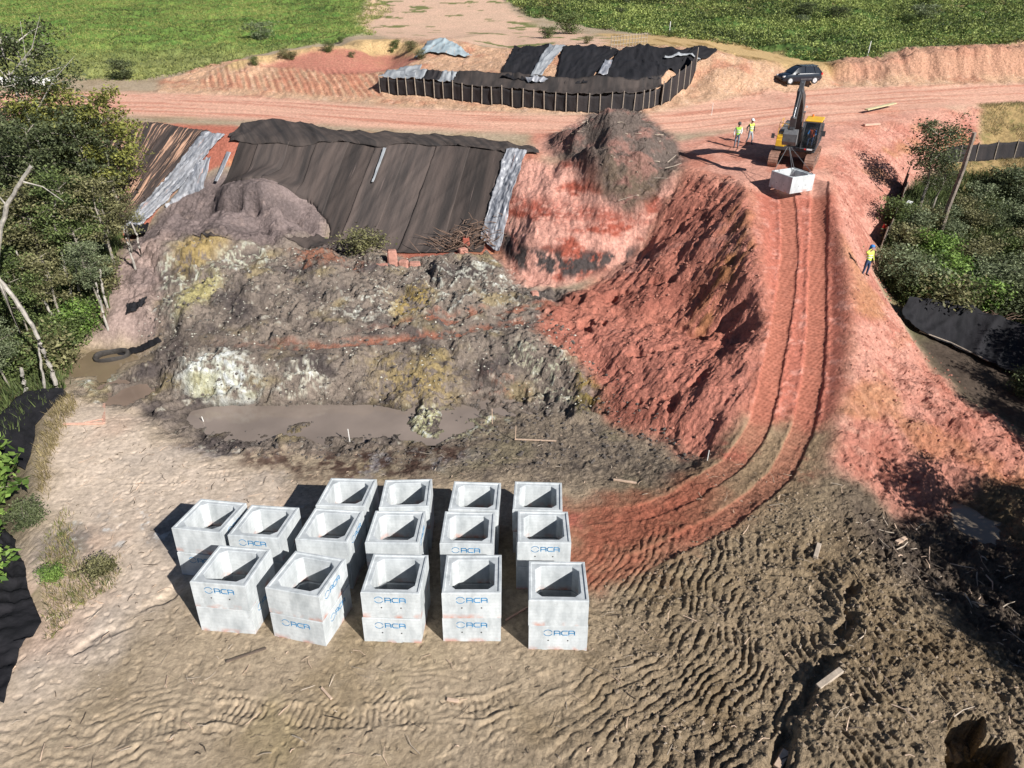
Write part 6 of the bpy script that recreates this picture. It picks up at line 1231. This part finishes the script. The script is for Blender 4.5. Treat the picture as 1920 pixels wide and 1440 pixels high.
proto('sh0', 'shrub', 7, 2.2, 1.3, 12, 7, 26, .095, LF[3], base=.05, tr=.035); proto('sh1', 'shrub', 8, 2.0, 1.2, 12, 7, 26, .09, LF[2], base=.05, tr=.03); proto('sh2', 'shrub', 9, 1.8, 1.1, 12, 7, 26, .085, LF[4], base=.05, tr=.03); proto('sh3', 'shrub', 10, 1.6, 1.2, 12, 6, 26, .09, LF[5], base=.05, tr=.03); proto('sh4', 'shrub', 12, 2.4, 1.4, 12, 8, 26, .10, LF[0], base=.05, tr=.035)
proto('big', 'tree', 13, 3.6, 1.5, 12, 4, 16, .20, LF[4], base=.3, tr=.07, spread=.3)
def plant(key, x, y, h, rz, label, cat=None, sc=1.0, group=None, lean=(0, 0)):
    name, cm, tm, ph = PROTO[key]; z = ht(x, y); s = h/ph
    root = empty(name, (x, y, z), rz, label, cat or name, group); root.scale = (s*sc, s*sc, s); root.rotation_euler = (lean[0], lean[1], rz)
    for n_, me in (('crown', cm), ('trunk', tm)): c = bpy.data.objects.new(n_, me); COL.objects.link(c); c.parent = root
    return root
WOODS = [ (238,422,10.6,'oak1','tall yellow-green tree at the road end of the left wood, beside the sandy sheet'), (205,440,9.8,'oak0','dark green tree beside the silver strip, right edge of the left wood'), (150,400,10.4,'oak1','yellowish tree just left of the tallest one beside the road'), (115,455,9.5,'oak0','dark tree in the middle of the left wood, below the road'), (60,430,8.6,'oak4','grey-green tree in the upper left wood'), (5,410,8.8,'oak2','mid green tree at the upper left picture edge below the road'),
 (215,500,6.6,'oak3','olive tree standing above the pinkish slope'), (165,520,7.4,'oak2','mid green tree in the centre of the left wood'), (100,540,7.6,'oak3','olive tree left of the centre of the left wood'), (35,540,7.6,'oak2','mid green tree at the left edge beside the fallen pale trunk'), (-30,500,9,'oak0','dark tree cut by the left picture edge, upper'), (190,575,4.6,'oak4','small grey-green tree above the small pond'),
 (120,610,5.2,'oak3','olive small tree near the small pond'), (60,640,6.2,'oak2','mid green tree behind the pale trunk near the pond'), (0,650,7.2,'oak0','dark tree cut by the left picture edge, middle'), (-60,600,8,'oak3','olive tree beyond the left picture edge'), (20,730,4.6,'oak4','grey-green tree above the black fabric sheet at the left'), (-40,740,6.5,'oak0','dark tree beyond the left edge above the black fabric'),
 (-90,420,9,'oak2','mid green tree beyond the upper left edge'), (-130,520,9,'oak0','dark tree beyond the left edge'), (-140,700,8,'oak2','green tree beyond the left edge near the pond'), (248,470,4.2,'oak3','small olive tree at the foot of the silver strip'), (80,340,6.5,'oak0','dark tree on the upper slope below the road at the left'), (150,330,5.4,'oak4','grey-green tree on the upper slope below the road'), (20,340,6.5,'oak3','olive tree on the upper slope at the far left')]
for i, (px, py, h, k, lb) in enumerate(WOODS):
    q = g1(px, py); plant(k, q[0], q[1], h, i*1.37, lb, 'tree', group='trees of the left wood')
q = g1(128, 385); plant('thin', q[0], q[1], 14.0, .4, 'tall sparse tree with pale trunk and grey-green leaves at the upper left', 'tree')
def WY(px, py, Yc):
    u = (px-960)/FPX; v = (py-720)/FPX; t = Yc/(CT-v*ST); return (t*u, Yc, CAMH-t*(ST+v*CT))
def bare(pts, Yc, r0, r1, label, mat=PBARK, name='bare_trunk', cat='tree', sub=()):
    P = [WY(a, b, Yc) for a, b in pts]; P = [tuple(v_) for v_ in smooth_path(P, max(8, len(P)*4))]; P = [(a+.10*float(perlin(i*.45, 3.1, len(label))), b, c) for i, (a, b, c) in enumerate(P)]; P[0] = (P[0][0], P[0][1], min(P[0][2], ht(P[0][0], P[0][1]))-.2); n = len(P); m = MB(); m.tube(P, [(r0+(r1-r0)*i/(n-1))*(1+.25*float(perlin(i*.7, 9.3, len(label)))) for i in range(n)], 7)
    o = m.build(name, mat, smooth=True); tag(o, label, cat)
    for s_ in sub: Q = [WY(a, b, Yc+c) for a, b, c in s_]; mm = MB(); mm.tube(Q, [r0*.36, r0*.22, r0*.08][:len(Q)], 5); b = mm.build('branch', mat, o, smooth=True)
    return o
yb = g1(110, 738)[1]; bare([(111,738),(98,700),(80,655),(60,610),(28,560),(0,525),(-30,500)], yb, .12, .08, 'long pale trunk leaning left from the pond bank to the picture edge')
bare([(50,742),(45,715),(40,690)], g1(50, 742)[1], .11, .08, 'short pale trunk above the black fabric sheet at the left'); bare([(84,732),(78,690),(72,640)], g1(84, 732)[1]-.3, .07, .05, 'thin pale stem beside the long leaning trunk')
bare([(-10,520),(0,430),(10,392),(30,355),(58,312)], g1(0, 700)[1]+1, .14, .08, 'thick pale dead trunk crossing the left picture edge', sub=(((12,385,0),(-2,368,.1),(-20,360,.2)), ((40,340,0),(80,350,.2),(120,378,.3))))
for i, (a, b, c, d) in enumerate(((250,492,232,430), (262,470,246,415), (196,598,180,530), (196,560,188,505), (135,560,120,490), (150,550,138,470), (105,600,70,540), (160,400,136,330), (60,560,30,470), (200,470,188,380), (125,520,105,440), (90,480,75,400))):
    yy = g1(a, b)[1]-.8; bare([(a,b),((a+c)/2+random.uniform(-3, 3),(b+d)/2),(c,d)], yy, .075, .045, ['slim pale trunk at the foot of the silver strip, lower one', 'slim pale trunk at the foot of the silver strip, upper one', 'slim pale stem above the small pond, lower one', 'slim pale stem above the small pond, upper one', 'pale stem in the middle of the left wood, left of a pair', 'pale stem in the middle of the left wood, right of a pair', 'leaning pale stem low in the left wood', 'pale stem below the yellow-green tree', 'leaning pale stem near the left picture edge', 'pale stem below the dark tree by the silver strip', 'pale stem in the shade of the central dark tree', 'pale stem left of the central dark tree'][i], PBARK)
# pale twigs of the tall sparse tree
yb = g1(128, 385)[1]-1
bare([(100,380),(85,300),(60,235),(30,175),(5,100),(-8,40)], yb, .13, .05, 'pale forked bare tree rising past the road at the upper left', sub=(((45,205,0),(50,120,.3),(38,40,.5)), ((58,228,0),(100,150,.4),(140,105,.6)), ((20,140,0),(60,90,.3),(75,30,.4)), ((25,160,0),(-10,120,.2),(-30,80,.3))))
# right: small trees, leaning trunk, scrub
q = g1(1722, 392); plant('ever', q[0], q[1], 6.3, .6, 'small spreading dark green tree at the top of the scrub beside the red bank', 'tree', sc=1.0); q = g1(1745, 400); plant('ever', q[0], q[1], 4.2, 2.4, 'lower dark green tree just right of the spreading one', 'tree')
P_ = g1(1757, 452); o = MB(); o.tube([(P_[0], P_[1], P_[2]-.3), (P_[0]-.05, P_[1], P_[2]+2.5), (P_[0]+.08, P_[1], P_[2]+5), (P_[0], P_[1], P_[2]+7.4)], [.19, .17, .15, .13], 9); tag(o.build('dead_tree', noise_mat('weathered_trunk', (.22, .18, .15), .5, 2, .9, .6, 10, bdist=.04), smooth=True), 'tall bare grey trunk standing alone in the right scrub', 'dead tree')
rng = random.Random(21); keys = ['sh0', 'sh1', 'sh2', 'sh3', 'sh4']
SCR = [(1672,425,1.6,1), (1700,440,1.8,0), (1728,430,1.5,3), (1765,420,1.4,0), (1800,400,1.2,3), (1835,380,1.5,0), (1868,360,2.0,4), (1905,372,2.2,0), (1690,472,1.5,3), (1720,480,1.6,2), (1750,490,1.8,2), (1785,460,1.5,0), (1820,440,1.4,3), (1850,430,1.6,4), (1885,425,1.8,0), (1920,430,1.8,4), (1665,520,2.0,0), (1700,520,1.6,4), (1735,530,1.8,1), (1770,530,2.0,2), (1805,500,1.4,3), (1840,490,1.5,3), (1875,480,1.5,1), (1915,480,1.7,3), (1690,555,1.6,4), (1725,570,1.8,1), (1760,575,2.0,2), (1800,560,1.6,0), (1835,540,1.6,4), (1870,530,1.8,4), (1910,525,1.8,0), (1745,582,2.2,3), (1790,585,2.0,1), (1825,588,2.0,2), (1860,590,2.3,4), (1900,595,2.5,4), (1715,560,2.2,0), (1850,560,2.4,0), (1960,560,2.2,4), (1960,480,2.0,0), (1965,400,1.8,4), (1930,750,1.5,4), (1960,700,1.8,1)]
kn = ['grey-green', 'mid green', 'bright green', 'olive', 'dark green']
_zone = {}
for i, (px, py, h, k) in enumerate(SCR):
    wh = 'upper' if py < 440 else 'middle' if py < 540 else 'lower'; sd_ = 'left' if px < 1750 else 'centre' if px < 1850 else 'right'; _zone.setdefault((k, wh, sd_), []).append((px, i))
for (k, wh, sd_), L_ in _zone.items():
    L_.sort()
    for j_, (px, i) in enumerate(L_):
        px, py, h, k = SCR[i]; q = g1(px, py); od = '' if len(L_) == 1 else ['leftmost ', 'rightmost '][j_] if len(L_) == 2 else ['leftmost ', 'second ', 'third ', 'fourth ', 'fifth '][j_]
        plant(keys[k], q[0]+rng.uniform(-.3, .3), q[1]+rng.uniform(-.3, .3), h, rng.uniform(0, 6), '%s%s shrub in the %s %s of the right scrub' % (od, kn[k], wh, sd_), 'shrub', group='shrubs of the right scrub', sc=1.15)
# trees outside the right edge whose shade falls into the picture
for i, (x, y, h, k) in enumerate(((23.4,16.4,7.6,'oak3'), (24.6,11.6,8,'oak0'), (21.8,7.8,7.5,'oak2'), (28,14.5,8,'oak0'), (27,9,8.5,'oak1'), (19.8,10.6,6.0,'oak4'), (32,21,8,'oak2'), (40,30,8.5,'oak0'), (43,36,9,'oak2'), (37.5,24.5,8,'oak3'), (46,42,8,'oak0'), (24,4,8,'oak0'), (32.5,25,8,'oak0'), (34.5,28.5,8,'oak2'), (30.5,21.5,7.5,'oak3'), (36,33,6.5,'oak3'))):
    plant(k, x, y, h, i*1.9, 'tree standing beyond the right edge of the pad', 'tree', group='trees beyond the right edge')
# left edge broad-leaved saplings
for px, py, h, lb in ((-6, 985, 3.6, 'broad-leaved bright green sapling hanging over the left edge of the pad'), (-25, 1115, 2.6, 'lower bright green sapling at the left picture edge beside the rucked black sheet'), (-45, 900, 3.8, 'bright green sapling cut by the left edge above the other one')):
    q = g1(px, py); plant('big', q[0], q[1], h, px*.1, lb, 'sapling')
for px, py, h, k, lb in ((680,478,1.7,'sh3','low dull green bush at the foot of the large black sheet'), (235,150,1.9,'sh4','dark small tree at the far edge of the dirt road on the left'), (105,1085,.55,'sh2','bright green leafy plant on the pad, left of the boxes'), (190,1075,.6,'sh3','small olive weed right of the bright leafy plant'), (58,985,1.0,'sh4','dark weed clump beside the black sheet on the left'), (200,545,1.6,'sh3','olive bush low beside the pinkish slope'), (140,650,1.8,'sh1','mid green bush on the bank of the small pond'), (100,690,1.9,'sh3','olive bush left of the small pond'), (160,620,1.6,'sh2','bright bush just above the small pond'), (60,700,2.0,'sh1','green bush at the base of the long pale trunk'), (1745,250,1.0,'sh0','small grey-green bush on the cut red bank at the upper right')):
    q = g1(px, py); plant(k, q[0], q[1], h, px, lb, 'bush' if h > .7 else 'plant', sc=1.2)
for i, (px, py, h) in enumerate(((742,92,.8), (770,98,.9), (616,98,1.0), (535,110,.8), (640,80,.6), (660,108,.5), (735,100,.5), (1100,82,.7), (1255,70,.7), (790,112,.8), (480,126,.8), (548,112,.7))):
    q = g1(px, py); plant(['sh1', 'sh3'][i % 2], q[0], q[1], h, i*2.0, 'small dark bush on the bare yellow bank beyond the dirt road', 'bush', group='small bushes on the yellow bank')
rng = random.Random(77)
for i in range(12):
    px, py = (rng.uniform(1000, 1900), rng.uniform(5, 75)) if i < 11 else (rng.uniform(60, 640), rng.uniform(10, 95))
    q = g1(px, py); plant(['sh4', 'sh1', 'sh0'][i % 3], q[0], q[1], rng.uniform(1.0, 2.1), i*1.3, 'dark bush standing in the green %s' % ('hillside weeds at the upper right' if i < 11 else 'field at the upper left'), 'bush', group='bushes in the right hillside' if i < 11 else None, sc=1.4)
# grass and tall weeds as masses
def blades(name, label, poly, n, h0, h1, w, mat, seed, per=4, spread=.16, thr=None, world=False, lean=.35):
    rng = np.random.RandomState(seed); A = mask_poly(poly, 0, world); iy, ix = np.nonzero(A > .5); k = rng.randint(0, len(ix), n); x = _mx[ix[k]]+rng.rand(n)*MS; y = _my[iy[k]]+rng.rand(n)*MS
    if thr is not None: keep = fbm(x, y, thr[0], 3, seed) > thr[1]; x, y = x[keep], y[keep]
    n = len(x); x = np.repeat(x, per)+rng.normal(0, spread, n*per); y = np.repeat(y, per)+rng.normal(0, spread, n*per); z = HT(x, y)-.03; N = n*per; a = rng.rand(N)*6.28; h = rng.uniform(h0, h1, N); ww = w*rng.uniform(.6, 1.4, N); lx, ly = rng.normal(0, lean, N)*h, rng.normal(0, lean, N)*h
    V = np.stack([np.stack([x-np.cos(a)*ww/2, y-np.sin(a)*ww/2, z], 1), np.stack([x+np.cos(a)*ww/2, y+np.sin(a)*ww/2, z], 1), np.stack([x+lx, y+ly, z+h], 1)], 1).reshape(-1, 3); F = (np.arange(N)*3)[:, None]+np.arange(3)
    o = bpy.data.objects.new(name, mesh_np(name, V, F, mat)); COL.objects.link(o); tag(o, label, 'grass', kind='stuff'); return o
GG = leaf_mat('grass_green', (.085, .14, .04), (.38, .39, .12), .5, sc=.08); GY = leaf_mat('grass_dry', (.24, .19, .09), (.42, .34, .18), .3); GD = leaf_mat('weed_dark', (.06, .085, .03), (.15, .19, .065), .4); GF = leaf_mat('hill_weed', (.09, .13, .045), (.36, .42, .12), .6, sc=.09)
blades('field_grass', 'bright green grass covering the field beyond the road on the left', [(-300,140),(0,148),(250,152),(400,124),(470,104),(560,88),(700,66),(684,46),(735,20),(700,-10),(-300,-20)], 34000, .10, .30, .10, GG, 31, per=4, spread=.4, lean=1.0)
def clumps(name, label, poly, n, per, size, spread, mat, seed, thr):
    rng = np.random.RandomState(seed); A = mask_poly(poly, 0); iy, ix = np.nonzero(A > .5); k = rng.randint(0, len(ix), n); x = _mx[ix[k]]+rng.rand(n)*MS; y = _my[iy[k]]+rng.rand(n)*MS; v = fbm(x, y, thr[0], 3, seed); keep = v > thr[1]; x, y, v = x[keep], y[keep], v[keep]
    z = HT(x, y)+.25+.5*np.clip(v+.2, 0, 1)*rng.rand(len(x)); V, F = leaves(np.stack([x, y, z], 1), per, spread, size, seed, flat=.6, up=.35); o = bpy.data.objects.new(name, mesh_np(name, V, F, mat)); COL.objects.link(o); tag(o, label, 'weeds', kind='stuff'); return o
clumps('tall_weeds', 'dense tall dark weeds covering the hillside on the right beyond the road', [(940,-10),(990,30),(1150,58),(1290,74),(1400,88),(1480,108),(1570,117),(1650,106),(1690,92),(1920,84),(2100,80),(2100,-20),(940,-20)], 17000, 11, .15, .42, GF, 32, (7, -.35))
blades('grass_tufts', 'dry grass and small weeds along the left edge of the pad', [(120,742),(140,760),(100,830),(80,900),(72,960),(62,900),(70,820),(100,760)], 500, .1, .45, .03, GY, 33, per=4, spread=.08)
blades('grass_tufts', 'green and dry tufts on the pad left of the boxes', [(80,1010),(110,960),(140,1060),(205,1050),(215,1100),(130,1150),(85,1210),(70,1120)], 420, .08, .35, .025, GY, 34, per=4, spread=.08); blades('grass_tufts', 'green weeds mixed into the dry grass on the left of the pad', [(80,1010),(110,960),(140,1060),(205,1050),(215,1100),(130,1150),(85,1210),(70,1120)], 260, .08, .3, .03, GG, 35, per=4, spread=.06)
blades('undergrowth', 'low undergrowth below the trees of the left wood', [(0,300),(180,240),(225,300),(225,430),(210,520),(190,600),(130,660),(110,730),(60,780),(-60,900),(-200,700),(-200,300)], 9000, .15, .8, .08, GD, 36, per=4, spread=.2)
blades('undergrowth', 'low weeds and grass between the shrubs of the right scrub', [(1700,360),(1760,330),(1840,330),(2100,330),(2100,640),(1900,610),(1780,600),(1700,585),(1650,520),(1655,460)], 9000, .15, .8, .08, GD, 37, per=4, spread=.2)
blades('dry_grass', 'dry yellowish grass on the slope at the upper right', [(1836,196),(2050,186),(2050,400),(1900,372),(1775,340),(1800,312),(1838,290)], 8000, .08, .3, .04, GY, 38, per=3, spread=.15, thr=(3, -.1))
print('done', round(time.time()-T0, 1))
